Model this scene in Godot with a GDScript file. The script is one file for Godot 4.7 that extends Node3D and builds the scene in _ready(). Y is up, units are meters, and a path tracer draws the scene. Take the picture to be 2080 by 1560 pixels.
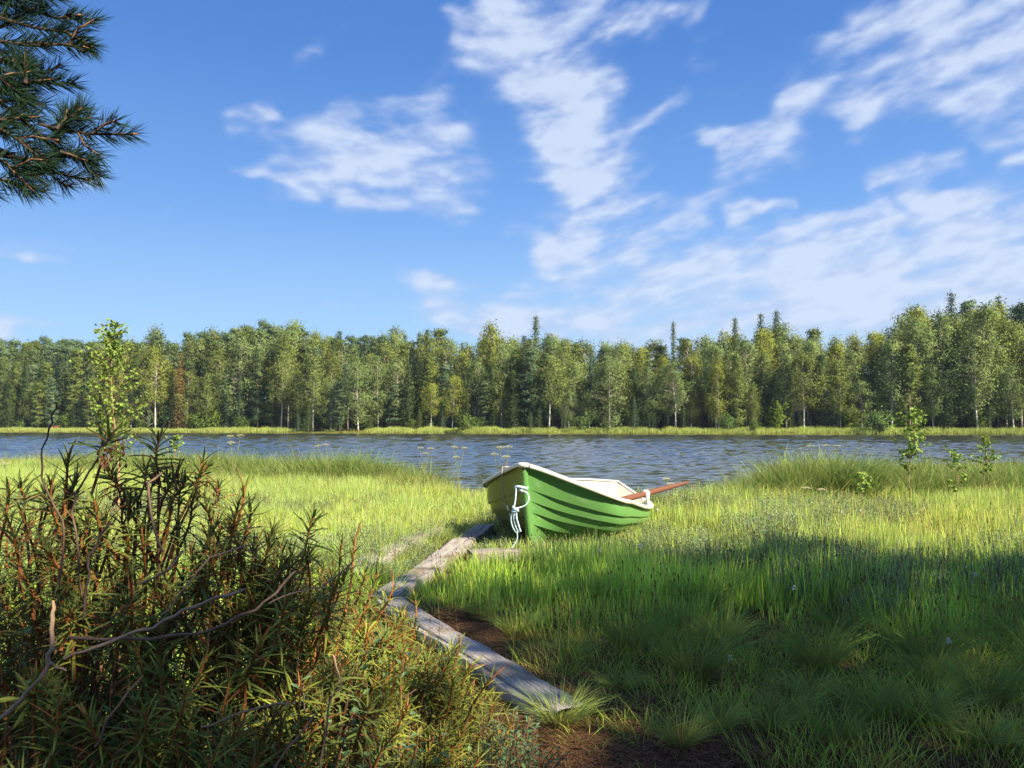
extends Node3D

const SUN_EL := 40.0
var rng := RandomNumberGenerator.new()
var M := {}
var taken := {}
var noise := FastNoiseLite.new()
var fine := FastNoiseLite.new()


# Collects triangles; mesh() makes one ArrayMesh of them. Without normals the faces are drawn flat.
class Shape:
	var v := PackedVector3Array()
	var c := PackedColorArray()
	var ix := PackedInt32Array()
	var nn := PackedVector3Array()

	func add(p: Vector3, col: Color) -> int:
		v.push_back(p)
		c.push_back(col)
		return v.size() - 1

	func tri(a: Vector3, b: Vector3, d: Vector3, col: Color) -> void:
		var i := v.size()
		v.push_back(a); v.push_back(b); v.push_back(d)
		c.push_back(col); c.push_back(col); c.push_back(col)
		ix.push_back(i); ix.push_back(i + 1); ix.push_back(i + 2)

	func quad(a: Vector3, b: Vector3, d: Vector3, e: Vector3, col: Color) -> void:
		var i := v.size()
		v.push_back(a); v.push_back(b); v.push_back(d); v.push_back(e)
		c.push_back(col); c.push_back(col); c.push_back(col); c.push_back(col)
		for k in [0, 1, 2, 0, 2, 3]:
			ix.push_back(i + k)

	# a leaf or blade: base, direction, length, width, how much it bends towards «down», colours at base and tip
	func blade(base: Vector3, dir: Vector3, side: Vector3, long: float, wide: float, bend: Vector3, c0: Color, c1: Color, steps := 3) -> void:
		var i := v.size()
		for k in steps:
			var t := float(k) / steps
			var p := base + dir * (long * t) + bend * (t * t)
			var w := side * (wide * 0.5 * (1.0 - 0.75 * t * t) * (0.75 if k == 0 else 1.0))
			var col := c0.lerp(c1, t)
			v.push_back(p - w); v.push_back(p + w)
			c.push_back(col); c.push_back(col)
		v.push_back(base + dir * long + bend)
		c.push_back(c1)
		for k in steps - 1:
			var j := i + k * 2
			ix.push_back(j); ix.push_back(j + 2); ix.push_back(j + 1)
			ix.push_back(j + 1); ix.push_back(j + 2); ix.push_back(j + 3)
		var e := i + (steps - 1) * 2
		ix.push_back(e); ix.push_back(e + 2); ix.push_back(e + 1)

	# an oval leaf folded a little along its midrib
	func leaf(base: Vector3, dir: Vector3, side: Vector3, up: Vector3, long: float, wide: float, col: Color, tip: Color) -> void:
		var i := v.size()
		v.push_back(base)
		v.push_back(base + dir * long * 0.42 + side * wide * 0.5 + up * wide * 0.14)
		v.push_back(base + dir * long * 0.42 - side * wide * 0.5 + up * wide * 0.14)
		v.push_back(base + dir * long * 0.72 + side * wide * 0.36 + up * wide * 0.08)
		v.push_back(base + dir * long * 0.72 - side * wide * 0.36 + up * wide * 0.08)
		v.push_back(base + dir * long - up * wide * 0.1)
		v.push_back(base + dir * long * 0.5)
		for k in 7:
			c.push_back(tip if k == 5 else col)
		for k in [0, 1, 6, 0, 6, 2, 6, 1, 3, 6, 4, 2, 6, 3, 5, 6, 5, 4]:
			ix.push_back(i + k)

	func tube(pts: Array, radii: Array, sides: int, c0: Color, c1: Color, rough := 0.0, r: RandomNumberGenerator = null) -> void:
		var n := pts.size()
		var start := v.size()
		var ref := Vector3(0.31, 0.2, 0.93)
		for k in n:
			var d: Vector3 = (pts[mini(k + 1, n - 1)] - pts[maxi(k - 1, 0)]).normalized()
			var a := d.cross(ref if absf(d.dot(ref)) < 0.95 else Vector3(0.9, 0.3, 0.1)).normalized()
			var b := d.cross(a)
			var col := c0.lerp(c1, float(k) / maxf(1.0, n - 1))
			for s in sides:
				var w := TAU * s / sides
				var rad: float = radii[k]
				if r:
					rad *= 1.0 + r.randf_range(-rough, rough)
				v.push_back(pts[k] + (a * cos(w) + b * sin(w)) * rad)
				c.push_back(col)
		for k in n - 1:
			for s in sides:
				var p := start + k * sides + s
				var q := start + k * sides + (s + 1) % sides
				ix.push_back(p); ix.push_back(p + sides); ix.push_back(q)
				ix.push_back(q); ix.push_back(p + sides); ix.push_back(q + sides)
		for e in [[start, pts[0]], [start + (n - 1) * sides, pts[n - 1]]]:
			var m := v.size()
			v.push_back(e[1])
			c.push_back(c0 if e[0] == start else c1)
			for s in sides:
				ix.push_back(m)
				if e[0] == start:
					ix.push_back(e[0] + s); ix.push_back(e[0] + (s + 1) % sides)
				else:
					ix.push_back(e[0] + (s + 1) % sides); ix.push_back(e[0] + s)

	# a sheet of points in rows (rows x cols, row after row)
	func sheet(pts: PackedVector3Array, cols: int, cc: PackedColorArray, flip := false, close := false) -> void:
		var s := v.size()
		v.append_array(pts)
		c.append_array(cc)
		var rows := pts.size() / cols
		for r in rows - 1:
			for k in (cols if close else cols - 1):
				var a := s + r * cols + k
				var b := s + r * cols + (k + 1) % cols
				if flip:
					ix.append_array(PackedInt32Array([a, a + cols, b, b, a + cols, b + cols]))
				else:
					ix.append_array(PackedInt32Array([a, b, a + cols, b, b + cols, a + cols]))

	func mesh(smooth := false, uvs := PackedVector2Array()) -> ArrayMesh:
		var arr := []
		arr.resize(Mesh.ARRAY_MAX)
		arr[Mesh.ARRAY_VERTEX] = v
		arr[Mesh.ARRAY_COLOR] = c
		arr[Mesh.ARRAY_INDEX] = ix
		if nn.size() == v.size():
			arr[Mesh.ARRAY_NORMAL] = nn
		if uvs.size():
			arr[Mesh.ARRAY_TEX_UV] = uvs
		if smooth:
			var n := PackedVector3Array()
			n.resize(v.size())
			for k in range(0, ix.size(), 3):
				var f := (v[ix[k + 2]] - v[ix[k]]).cross(v[ix[k + 1]] - v[ix[k]])
				n[ix[k]] += f; n[ix[k + 1]] += f; n[ix[k + 2]] += f
			for k in n.size():
				n[k] = n[k].normalized() if n[k].length_squared() > 1e-20 else Vector3.UP
			arr[Mesh.ARRAY_NORMAL] = n
		var m := ArrayMesh.new()
		m.add_surface_from_arrays(Mesh.PRIMITIVE_TRIANGLES, arr)
		return m


func numbered(called: String) -> String:
	if not taken.has(called):
		taken[called] = 0
		return called
	taken[called] += 1
	return "%s_%03d" % [called, taken[called]]


func tag(o: Node, label: String, category := "", group := "", kind := "") -> Node:
	o.set_meta("label", label)
	if category:
		o.set_meta("category", category)
	if group:
		o.set_meta("group", group)
	if kind:
		o.set_meta("kind", kind)
	return o


func thing(called: String, label: String, category: String, at := Vector3.ZERO, group := "") -> Node3D:
	var o := Node3D.new()
	o.name = numbered(called)
	o.position = at
	add_child(o, true)
	tag(o, label, category, group)
	return o


func part(called: String, mesh: Mesh, mat: Material, parent: Node, at := Transform3D()) -> MeshInstance3D:
	var o := MeshInstance3D.new()
	o.name = numbered(called) if parent == self else called
	o.mesh = mesh
	o.material_override = null
	for k in mesh.get_surface_count():
		o.set_surface_override_material(k, mat)
	o.transform = at
	o.cast_shadow = GeometryInstance3D.SHADOW_CASTING_SETTING_ON
	parent.add_child(o, true)
	return o


func scatter(called: String, label: String, mesh: Mesh, mat: Material, where: Array, tints: Array, category := "") -> MultiMeshInstance3D:
	var mm := MultiMesh.new()
	mm.transform_format = MultiMesh.TRANSFORM_3D
	mm.use_colors = true
	mm.mesh = mesh
	mm.instance_count = where.size()
	for k in where.size():
		mm.set_instance_transform(k, where[k])
		mm.set_instance_color(k, tints[k])
	mesh.surface_set_material(0, mat)
	var o := MultiMeshInstance3D.new()
	o.name = numbered(called)
	o.multimesh = mm
	add_child(o, true)
	tag(o, label, category, "", "stuff")
	return o


func rnd(a: float, b: float) -> float:
	return rng.randf_range(a, b)


func nth(k: int) -> String:
	var ones := ["", "first", "second", "third", "fourth", "fifth", "sixth", "seventh", "eighth", "ninth", "tenth", "eleventh", "twelfth", "thirteenth", "fourteenth", "fifteenth", "sixteenth", "seventeenth", "eighteenth", "nineteenth"]
	var tens := ["", "", "twenty", "thirty", "forty", "fifty", "sixty", "seventy", "eighty", "ninety"]
	if k >= 100:
		return "hundred-and-" + nth(k - 100) if k > 100 else "hundredth"
	if k < 20:
		return ones[k]
	if k % 10 == 0:
		return tens[k / 10].trim_suffix("y") + "ieth"
	return tens[k / 10] + "-" + ones[k % 10]


func lin(r: float, g: float, b: float) -> Color:
	return Color(r, g, b)


func matte(rough := 0.8, back := 0.0, spec := 0.35) -> StandardMaterial3D:
	var m := StandardMaterial3D.new()
	m.vertex_color_use_as_albedo = true
	m.roughness = rough
	m.metallic_specular = spec
	m.cull_mode = BaseMaterial3D.CULL_DISABLED
	if back > 0.0:
		m.backlight_enabled = true
		m.backlight = Color(back, back, back)
	return m


func noise_tex(freq: float, size: int, octaves := 4, normal := false, bump := 4.0, sd := 1) -> NoiseTexture2D:
	var n := FastNoiseLite.new()
	n.seed = sd
	n.noise_type = FastNoiseLite.TYPE_SIMPLEX_SMOOTH
	n.frequency = freq
	n.fractal_octaves = octaves
	var t := NoiseTexture2D.new()
	t.width = size
	t.height = size
	t.seamless = true
	t.noise = n
	t.as_normal_map = normal
	t.bump_strength = bump
	return t


func _ready() -> void:
	rng.seed = 20240
	noise.seed = 7
	noise.noise_type = FastNoiseLite.TYPE_SIMPLEX_SMOOTH
	noise.frequency = 0.12
	noise.fractal_octaves = 3
	fine.seed = 11
	fine.noise_type = FastNoiseLite.TYPE_SIMPLEX_SMOOTH
	fine.frequency = 1.2
	fine.fractal_octaves = 3
	camera_and_light()
	materials()
	ground()
	water()
	far_shore()
	forest()
	shade_wood()
	meadow()
	boardwalk()
	boat()
	oar_and_ropes()
	tussocks()
	saplings()
	flowers()
	shrubs()
	pine()
	litter()


func camera_and_light() -> void:
	var cam := Camera3D.new()
	cam.name = "camera"
	cam.fov = 49.82
	cam.near = 0.05
	cam.far = 3000.0
	cam.position = Vector3(0, 1.25, 0)
	cam.rotation = Vector3(atan(85.0 / 1680.0), 0, 0)
	add_child(cam)
	cam.current = true
	var sun := DirectionalLight3D.new()
	sun.name = "sun"
	sun.light_energy = 1.6
	sun.light_color = Color(1.0, 0.94, 0.83)
	sun.light_angular_distance = 0.5
	sun.shadow_enabled = true
	var el := deg_to_rad(SUN_EL)
	var towards := Vector3(0.75 * cos(el), sin(el), 0.66 * cos(el))
	sun.transform = Transform3D(Basis.looking_at(-towards, Vector3.UP), Vector3(10, 20, 5))
	add_child(sun)
	var e := Environment.new()
	e.background_mode = Environment.BG_SKY
	e.tonemap_mode = Environment.TONE_MAPPER_LINEAR
	e.tonemap_exposure = 2.5
	e.fog_enabled = true
	e.fog_density = 0.00013
	e.fog_light_color = Color(0.80, 0.88, 1.0)
	e.sdfgi_enabled = true
	e.ssao_enabled = true
	e.ssil_enabled = true
	var sm := PanoramaSkyMaterial.new()
	sm.panorama = sky_picture(2.5)
	var sky := Sky.new()
	sky.sky_material = sm
	e.sky = sky
	var w := WorldEnvironment.new()
	w.name = "world"
	w.environment = e
	add_child(w)


# Clouds as strokes in degrees: azimuth and elevation of both ends, radius, thickness.
func cloud_strokes() -> Array:
	return [
		[-1.40, 25.80, 1.74, 23.44, 1.91, 1.20],
		[1.74, 23.44, 3.47, 20.99, 1.91, 1.25],
		[3.47, 20.99, 4.67, 18.78, 1.77, 1.30],
		[4.67, 18.78, 5.52, 17.18, 1.77, 1.25],
		[5.52, 17.18, 4.82, 14.94, 1.56, 0.95],
		[4.82, 14.94, 3.44, 12.34, 1.50, 0.90],
		[2.75, 11.68, 5.49, 11.48, 1.09, 1.10],
		[0.70, 26.95, 7.30, 27.05, 1.70, 0.60],
		[-1.05, 27.23, -3.49, 26.63, 1.02, 0.55],
		[3.14, 25.19, 7.29, 25.91, 1.15, 0.45],
		[7.29, 25.91, 12.72, 26.94, 0.74, 0.65],
		[3.82, 23.11, 7.09, 22.39, 1.02, 0.60],
		[4.51, 21.27, 7.27, 22.99, 0.81, 0.50],
		[6.21, 18.11, 7.75, 18.84, 0.88, 0.70],
		[6.54, 16.19, 9.59, 16.87, 0.81, 0.55],
		[5.16, 13.95, 8.56, 14.51, 1.15, 0.50],
		[5.49, 11.64, 8.54, 11.90, 1.02, 0.70],
		[8.61, 20.19, 12.32, 21.63, 0.54, 0.50],
		[-19.05, 19.37, -16.70, 20.27, 0.52, 0.80],
		[-16.85, 19.45, -11.64, 20.17, 0.73, 0.55],
		[-14.90, 18.56, -4.85, 20.96, 1.21, 0.40],
		[-14.24, 17.38, -4.15, 18.80, 1.48, 0.48],
		[-16.16, 16.30, -3.46, 17.38, 1.01, 0.50],
		[-18.99, 16.37, -14.87, 16.15, 0.33, 0.80],
		[-14.87, 15.93, -9.59, 16.23, 0.47, 0.70],
		[-11.58, 15.34, -2.76, 14.97, 0.68, 0.60],
		[-11.62, 18.17, -4.84, 19.72, 1.35, 0.40],
		[-8.96, 21.40, -4.86, 22.18, 0.54, 0.35],
		[-7.57, 17.11, -2.76, 15.95, 1.36, 0.35],
		[-5.89, 23.04, -4.86, 23.82, 0.48, 0.25],
		[-14.98, 23.46, -13.67, 24.02, 0.46, 0.25],
		[-13.69, 25.02, -12.03, 25.45, 0.47, 0.20],
		[9.54, 10.71, 14.16, 11.19, 1.00, 0.85],
		[14.16, 11.51, 19.84, 11.96, 1.17, 0.95],
		[19.84, 11.96, 24.58, 12.42, 1.01, 1.00],
		[24.57, 12.33, 28.97, 12.08, 0.79, 0.90],
		[28.97, 12.02, 34.92, 11.42, 1.27, 0.75],
		[16.70, 9.93, 24.53, 10.36, 1.60, 0.50],
		[21.60, 9.64, 34.87, 9.64, 2.40, 0.60],
		[15.40, 8.04, 34.80, 7.42, 1.42, 0.60],
		[12.81, 7.47, 18.53, 7.27, 0.85, 0.50],
		[8.87, 10.24, 6.84, 9.28, 0.74, 0.40],
		[29.98, 10.46, 34.87, 9.64, 1.44, 0.60],
		[23.39, 24.34, 27.68, 24.38, 1.05, 0.85],
		[27.68, 24.38, 36.44, 22.74, 1.73, 0.70],
		[18.76, 20.59, 23.59, 20.26, 0.83, 0.80],
		[23.59, 20.12, 29.20, 20.74, 1.28, 0.75],
		[29.21, 21.01, 35.23, 21.30, 2.02, 0.80],
		[24.23, 22.42, 30.30, 22.13, 0.91, 0.55],
		[22.48, 23.25, 20.02, 21.60, 0.83, 0.35],
		[29.16, 19.38, 35.14, 18.50, 0.87, 0.50],
		[13.11, 19.06, 18.11, 19.68, 0.46, 0.75],
		[14.57, 17.97, 19.04, 18.93, 0.65, 0.60],
		[14.87, 16.24, 18.70, 17.31, 0.91, 0.50],
		[10.24, 14.60, 14.86, 15.61, 0.60, 0.55],
		[8.55, 12.88, 12.89, 13.99, 0.74, 0.50],
		[15.17, 14.11, 16.76, 14.22, 0.66, 1.10],
		[16.76, 14.22, 19.11, 14.35, 0.32, 0.70],
		[24.06, 15.09, 28.27, 16.01, 0.73, 0.75],
		[26.04, 14.42, 27.40, 13.52, 0.61, 0.95],
		[27.12, 13.26, 30.05, 13.34, 0.72, 0.90],
		[30.05, 13.34, 34.95, 12.38, 1.44, 0.50],
		[29.13, 18.00, 32.72, 17.92, 0.64, 0.50],
		[30.15, 16.86, 32.69, 16.98, 0.41, 0.40],
		[31.64, 15.37, 33.62, 15.32, 0.63, 0.80],
		[13.67, 23.44, 12.68, 23.53, 0.40, 0.30],
		[13.97, 21.50, 14.30, 21.47, 0.33, 0.25],
		[12.37, 25.57, 13.72, 27.12, 0.40, 0.30],
		[-7.86, 10.53, -4.80, 9.82, 0.61, 0.50],
		[-5.82, 9.64, -1.03, 8.67, 0.75, 0.45],
		[-5.47, 7.96, 2.74, 7.31, 0.89, 0.60],
		[0.34, 8.34, 10.51, 7.03, 1.36, 0.45],
		[4.80, 9.82, 9.86, 8.88, 0.88, 0.35],
		[-0.34, 13.68, 1.72, 13.35, 0.48, 0.35],
		[10.52, 8.53, 18.56, 8.87, 0.99, 0.55],
		[18.56, 8.87, 34.82, 8.11, 1.83, 0.70],
		[15.39, 6.90, 34.77, 6.30, 1.24, 0.70],
		[-4.79, 7.63, 12.15, 6.43, 1.16, 0.45],
		[-5.47, 7.12, 7.16, 6.66, 0.75, 0.50],
		[-34.88, 9.86, -30.48, 10.06, 0.29, 0.55],
		[-30.99, 9.95, -28.65, 9.88, 0.24, 0.45],
		[-33.48, 10.64, -28.14, 10.70, 0.35, 0.25],
		[-33.87, 7.50, -30.42, 7.64, 0.29, 0.30],
		[-34.76, 5.89, -28.82, 6.00, 0.26, 0.65],
		[-29.86, 5.94, -26.67, 6.00, 0.18, 0.40],
		[-33.32, 4.99, -31.74, 5.08, 0.86, 1.60],
		[-28.81, 5.53, -28.01, 5.51, 0.36, 0.50],
		[-24.51, 9.44, -23.36, 9.46, 0.31, 0.20],
		[-23.16, 13.68, -22.86, 13.65, 0.25, 0.25],
		[-28.24, 14.73, -26.88, 14.76, 0.42, 0.50],
		[-12.82, 8.20, -10.85, 8.12, 0.27, 0.30],
	]


func air(el: float, az: float) -> Color:
	# clear sky, as linear light: deeper blue with height, slightly paler away from the middle
	var t := clampf(el / 28.0, 0.0, 1.0)
	var low := Color(0.50, 0.78, 1.05)
	var mid := Color(0.215, 0.46, 0.94)
	var top := Color(0.09, 0.25, 0.68)
	var zenith := Color(0.045, 0.15, 0.48)
	var c := low.lerp(mid, smoothstep(0.0, 0.6, t)).lerp(top, smoothstep(0.35, 1.0, t))
	if el > 28.0:
		c = top.lerp(zenith, clampf((el - 28.0) / 50.0, 0.0, 1.0))
	# the air whitens low down on the side where the thin cloud lies
	var veil := 0.45 * smoothstep(13.0, 2.0, el) * smoothstep(-8.0, 22.0, az) * smoothstep(150.0, 80.0, az)
	return c.lerp(Color(0.68, 0.80, 0.97), veil)


func sky_picture(exposure: float) -> ImageTexture:
	var wide := 4096
	var high := 2048
	var per := 360.0 / wide
	var fbm := FastNoiseLite.new()
	fbm.seed = 5
	fbm.noise_type = FastNoiseLite.TYPE_SIMPLEX_SMOOTH
	fbm.frequency = 0.11
	fbm.fractal_octaves = 6
	fbm.fractal_gain = 0.55
	var warp := FastNoiseLite.new()
	warp.seed = 9
	warp.frequency = 0.22
	warp.noise_type = FastNoiseLite.TYPE_SIMPLEX_SMOOTH
	warp.fractal_octaves = 3
	# thickness of the clouds in the part of the sky above the lake, on a coarse grid of 0.2 degrees
	var a0 := -46.0
	var e0 := -1.0
	var st := 0.2
	var gw := 460
	var gh := 190
	var thick := PackedFloat32Array()
	thick.resize(gw * gh)
	var strokes := cloud_strokes()
	for s in strokes:
		var r: float = s[4]
		var reach := r * 2.2 + 1.2
		var x0 := clampi(int((minf(s[0], s[2]) - reach - a0) / st), 0, gw - 1)
		var x1 := clampi(int((maxf(s[0], s[2]) + reach - a0) / st), 0, gw - 1)
		var y0 := clampi(int((minf(s[1], s[3]) - reach - e0) / st), 0, gh - 1)
		var y1 := clampi(int((maxf(s[1], s[3]) + reach - e0) / st), 0, gh - 1)
		var ab := Vector2(s[2] - s[0], s[3] - s[1])
		var ll := maxf(ab.length_squared(), 0.001)
		for y in range(y0, y1 + 1):
			for x in range(x0, x1 + 1):
				var p := Vector2(a0 + x * st, e0 + y * st)
				p += Vector2(warp.get_noise_2d(p.x, p.y * 1.6), warp.get_noise_2d(p.x + 300.0, p.y * 1.6)) * minf(1.1, 0.35 + r * 0.6)
				var q := p - Vector2(s[0], s[1])
				var d := (q - ab * clampf(q.dot(ab) / ll, 0.0, 1.0)).length() / r
				thick[y * gw + x] += s[5] * exp(-d * d * 0.9)
	var cloud_at := func(az: float, el: float) -> Color:
		var d := 0.0
		var gx := (az - a0) / st
		var gy := (el - e0) / st
		var inside := 0.0
		if gx > 1.0 and gy > 1.0 and gx < gw - 2.0 and gy < gh - 2.0:
			var ix := int(gx)
			var iy := int(gy)
			var fx := gx - ix
			var fy := gy - iy
			var k := iy * gw + ix
			d = lerpf(lerpf(thick[k], thick[k + 1], fx), lerpf(thick[k + gw], thick[k + gw + 1], fx), fy)
			inside = smoothstep(1.0, 30.0, minf(minf(gx, gw - gx), gh - gy))
		if inside < 1.0:
			# the rest of the sky goes on with the same broken cloud
			var dir := Vector3(sin(deg_to_rad(az)) * cos(deg_to_rad(el)), sin(deg_to_rad(el)), -cos(deg_to_rad(az)) * cos(deg_to_rad(el))) * 30.0
			var g := fbm.get_noise_3d(dir.x * 0.45 + 50.0, dir.y * 1.3, dir.z * 0.45)
			d = lerpf(clampf(0.42 + g * 1.7, 0.0, 1.1), d, inside)
		# streaks: fine detail drawn out along the wind, tilted on the right-hand side
		var tilt := 0.22 * smoothstep(-4.0, 12.0, az)
		var u := az + el * 0.2
		var v := el - az * tilt
		var n := fbm.get_noise_2d(u * 1.1, v * 3.6)
		var n2 := fbm.get_noise_2d(u * 3.0 + 90.0, v * 8.0)
		d += 0.22 * maxf(0.0, n * 1.3 - 0.12) * smoothstep(-14.0, 10.0, az)
		d = 1.12 * (1.0 - exp(-1.05 * d))
		var body := d * (0.96 + 0.62 * n + 0.30 * n2) + minf(d, 0.4) * n * 0.6
		var cover := smoothstep(0.04, 1.0, body)
		var light := clampf(0.30 + body * 0.6 + n2 * 0.5 + n * 0.25, 0.0, 1.0)
		var white := Color(0.47, 0.56, 0.83).lerp(Color(0.68, 0.79, 0.99), light)
		return air(el, az).lerp(white, cover * 0.89)
	var small := Image.create(512, 256, false, Image.FORMAT_RGBF)
	for y in 256:
		var el := 90.0 - (y + 0.5) * 180.0 / 256
		for x in 512:
			var az := wrapf((x + 0.5) * 360.0 / 512, -180.0, 180.0)
			var c: Color = cloud_at.call(az, el) if el > -1.5 else Color(0.09, 0.12, 0.10)
			small.set_pixel(x, y, Color(c.r / exposure, c.g / exposure, c.b / exposure))
	small.resize(wide, high, Image.INTERPOLATE_BILINEAR)
	for y in range(int((90.0 - 31.0) / per), int((90.0 + 0.8) / per)):
		var el := 90.0 - (y + 0.5) * per
		for x in range(int(-36.5 / per), int(36.5 / per)):
			var az := (x + 0.5) * per
			var c: Color = cloud_at.call(az, el)
			small.set_pixel(posmod(x, wide), y, Color(c.r / exposure, c.g / exposure, c.b / exposure))
	return ImageTexture.create_from_image(small)


func materials() -> void:
	M.grass = matte(0.62, 0.9, 0.25)
	M.leaf = matte(0.55, 0.75, 0.3)
	M.crown = matte(0.75, 0.8, 0.15)
	M.needle = matte(0.85, 0.3, 0.1)
	M.wood = matte(0.9)
	M.bark = matte(0.95)
	var bark_map := noise_tex(0.05, 256, 4, true, 6.0, 3)
	M.bark.normal_enabled = true
	M.bark.normal_texture = bark_map
	M.bark.uv1_triplanar = true
	M.bark.uv1_scale = Vector3(2, 0.6, 2)
	M.soil = matte(0.97, 0.0, 0.2)
	var g := Gradient.new()
	g.offsets = PackedFloat32Array([0.0, 0.35, 0.6, 1.0])
	g.colors = PackedColorArray([Color(0.45, 0.40, 0.36), Color(0.75, 0.68, 0.62), Color(0.95, 0.9, 0.85), Color(1, 1, 1)])
	var t := noise_tex(0.02, 1024, 6, false, 1.0, 21)
	t.color_ramp = g
	M.soil.albedo_texture = t
	M.soil.uv1_triplanar = true
	M.soil.uv1_world_triplanar = true
	M.soil.uv1_scale = Vector3(0.8, 0.8, 0.8)
	M.soil.normal_enabled = true
	M.soil.normal_texture = noise_tex(0.03, 1024, 6, true, 9.0, 22)
	M.soil.normal_scale = 1.0
	M.water = StandardMaterial3D.new()
	M.water.albedo_color = Color(0.20, 0.21, 0.21)
	M.water.roughness = 0.10
	M.water.metallic_specular = 0.72
	M.paint = matte(0.32, 0.0, 0.5)
	M.liner = matte(0.4, 0.0, 0.5)
	M.rope = matte(0.9)


func shore(x: float) -> float:
	var kx := [-60.0, -25.0, -12.0, -7.0, -4.0, -2.0, 0.0, 2.0, 3.2, 5.0, 7.0, 10.0, 25.0, 60.0]
	var kz := [-32.0, -27.0, -25.0, -22.5, -20.0, -16.5, -14.2, -13.4, -14.2, -17.0, -19.0, -21.0, -24.0, -28.0]
	if x <= kx[0]:
		return kz[0]
	for k in kx.size() - 1:
		if x < kx[k + 1]:
			return lerpf(kz[k], kz[k + 1], (x - kx[k]) / (kx[k + 1] - kx[k])) + noise.get_noise_2d(x * 6.0, 3.0) * 0.6
	return kz[kz.size() - 1]


func far_line(x: float) -> float:
	return -141.0 + (0.31 if x < 0.0 else 0.27) * x + noise.get_noise_2d(x * 0.6, 70.0) * 2.5


func land(x: float, z: float) -> float:
	if z > -60.0:
		var d := z - shore(x)
		var y := lerpf(-0.55, 0.06, smoothstep(-1.6, 1.6, d))
		y += noise.get_noise_2d(x * 5.0, z * 5.0) * 0.035 + fine.get_noise_2d(x * 2.0, z * 2.0) * 0.012
		if z > 1.0:
			y += (z - 1.0) * 0.04
		return y
	var f := far_line(x) - z
	return lerpf(-1.0, 0.35, smoothstep(-4.0, 3.0, f)) + clampf(f - 8.0, 0.0, 62.0) * 0.125 + noise.get_noise_2d(x * 0.8, z * 0.8) * 0.25 * smoothstep(0.0, 10.0, f)


func path_distance(x: float, z: float) -> float:
	# metres from the edge of the nearest plank
	var p := Vector2(x, z)
	var best := 99.0
	for s in [[0.22, -3.4, -0.84, -5.6, 0.14], [-0.85, -5.5, -0.28, -9.4, 0.14], [-0.3, -7.15, -0.08, -7.22, 0.22]]:
		var a := Vector2(s[0], s[1])
		var b := Vector2(s[2], s[3])
		var q := Geometry2D.get_closest_point_to_segment(p, a, b)
		best = minf(best, p.distance_to(q) - s[4])
	return best


func bare(x: float, z: float) -> float:
	# 1 where the peat and needle litter lie open: beside the planks and in the near corner
	var d := path_distance(x, z)
	var right := 0.62 * smoothstep(0.75, 0.0, d) if x > -0.9 and z > -6.3 and z < -3.0 else 0.35 * smoothstep(0.35, 0.0, d)
	right *= lerpf(1.0, 0.6, smoothstep(-4.6, -3.9, z))
	var corner := smoothstep(-3.4, -3.12, z) * smoothstep(-0.5, 0.1, x) * (0.7 if x < 0.9 else 0.25)
	right = maxf(right, 0.08 * smoothstep(-5.4, -4.0, z) * smoothstep(-0.6, 0.0, x))
	return clampf(maxf(right, corner) + noise.get_noise_2d(x * 9.0, z * 9.0) * 0.35, 0.0, 1.0)


func lines(a: float, b: float, step: float, edges: Array) -> PackedFloat32Array:
	var out := PackedFloat32Array()
	for e in edges[0]:
		out.push_back(e)
	var x := a
	while x <= b:
		out.push_back(x)
		x += step
	for e in edges[1]:
		out.push_back(e)
	return out


func ground() -> void:
	var xs := lines(-13.0, 13.0, 0.14, [[-900.0, -500.0, -300.0, -200.0, -150.0, -120.0, -100.0, -80.0, -65.0, -50.0, -40.0, -32.0, -26.0, -22.0, -18.0, -15.5, -14.0], [14.0, 15.5, 18.0, 22.0, 26.0, 32.0, 40.0, 50.0, 65.0, 80.0, 100.0, 120.0, 150.0, 200.0, 300.0, 500.0, 900.0]])
	var zs := lines(-28.0, 1.0, 0.14, [[-2500.0, -1200.0, -700.0, -450.0, -330.0, -270.0, -230.0, -215.0, -205.0, -197.0, -190.0, -186.0, -182.0, -178.0, -174.0, -170.0, -166.0, -162.0, -158.0, -154.0, -151.0, -148.0, -145.5, -143.0, -140.5, -138.0, -135.5, -133.0, -130.5, -128.0, -125.0, -122.0, -118.0, -114.0, -110.0, -105.0, -95.0, -80.0, -60.0, -45.0, -35.0, -30.0], [3.0, 6.0, 10.0, 15.0, 25.0, 40.0, 70.0, 150.0, 400.0]])
	var s := Shape.new()
	var pts := PackedVector3Array()
	var cols := PackedColorArray()
	for z in zs:
		for x in xs:
			pts.push_back(Vector3(x, land(x, z), z))
			var c := lin(0.055, 0.06, 0.02)
			if z > -30.0 and absf(x) < 14.0:
				var b := bare(x, z)
				c = lin(0.06, 0.058, 0.022).lerp(lin(0.070, 0.038, 0.022), b)
				if fine.get_noise_2d(x * 1.5 + 40.0, z * 1.5) > 0.25:
					c = c.lerp(lin(0.11, 0.065, 0.03), 0.6 * b)
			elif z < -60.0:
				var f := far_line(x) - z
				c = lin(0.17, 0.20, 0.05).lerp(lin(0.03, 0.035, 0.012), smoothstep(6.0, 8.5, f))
			cols.push_back(c)
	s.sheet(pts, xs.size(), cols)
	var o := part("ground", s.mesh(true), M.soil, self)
	tag(o, "peaty boggy ground under the grass and around the lake", "", "", "structure")


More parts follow.
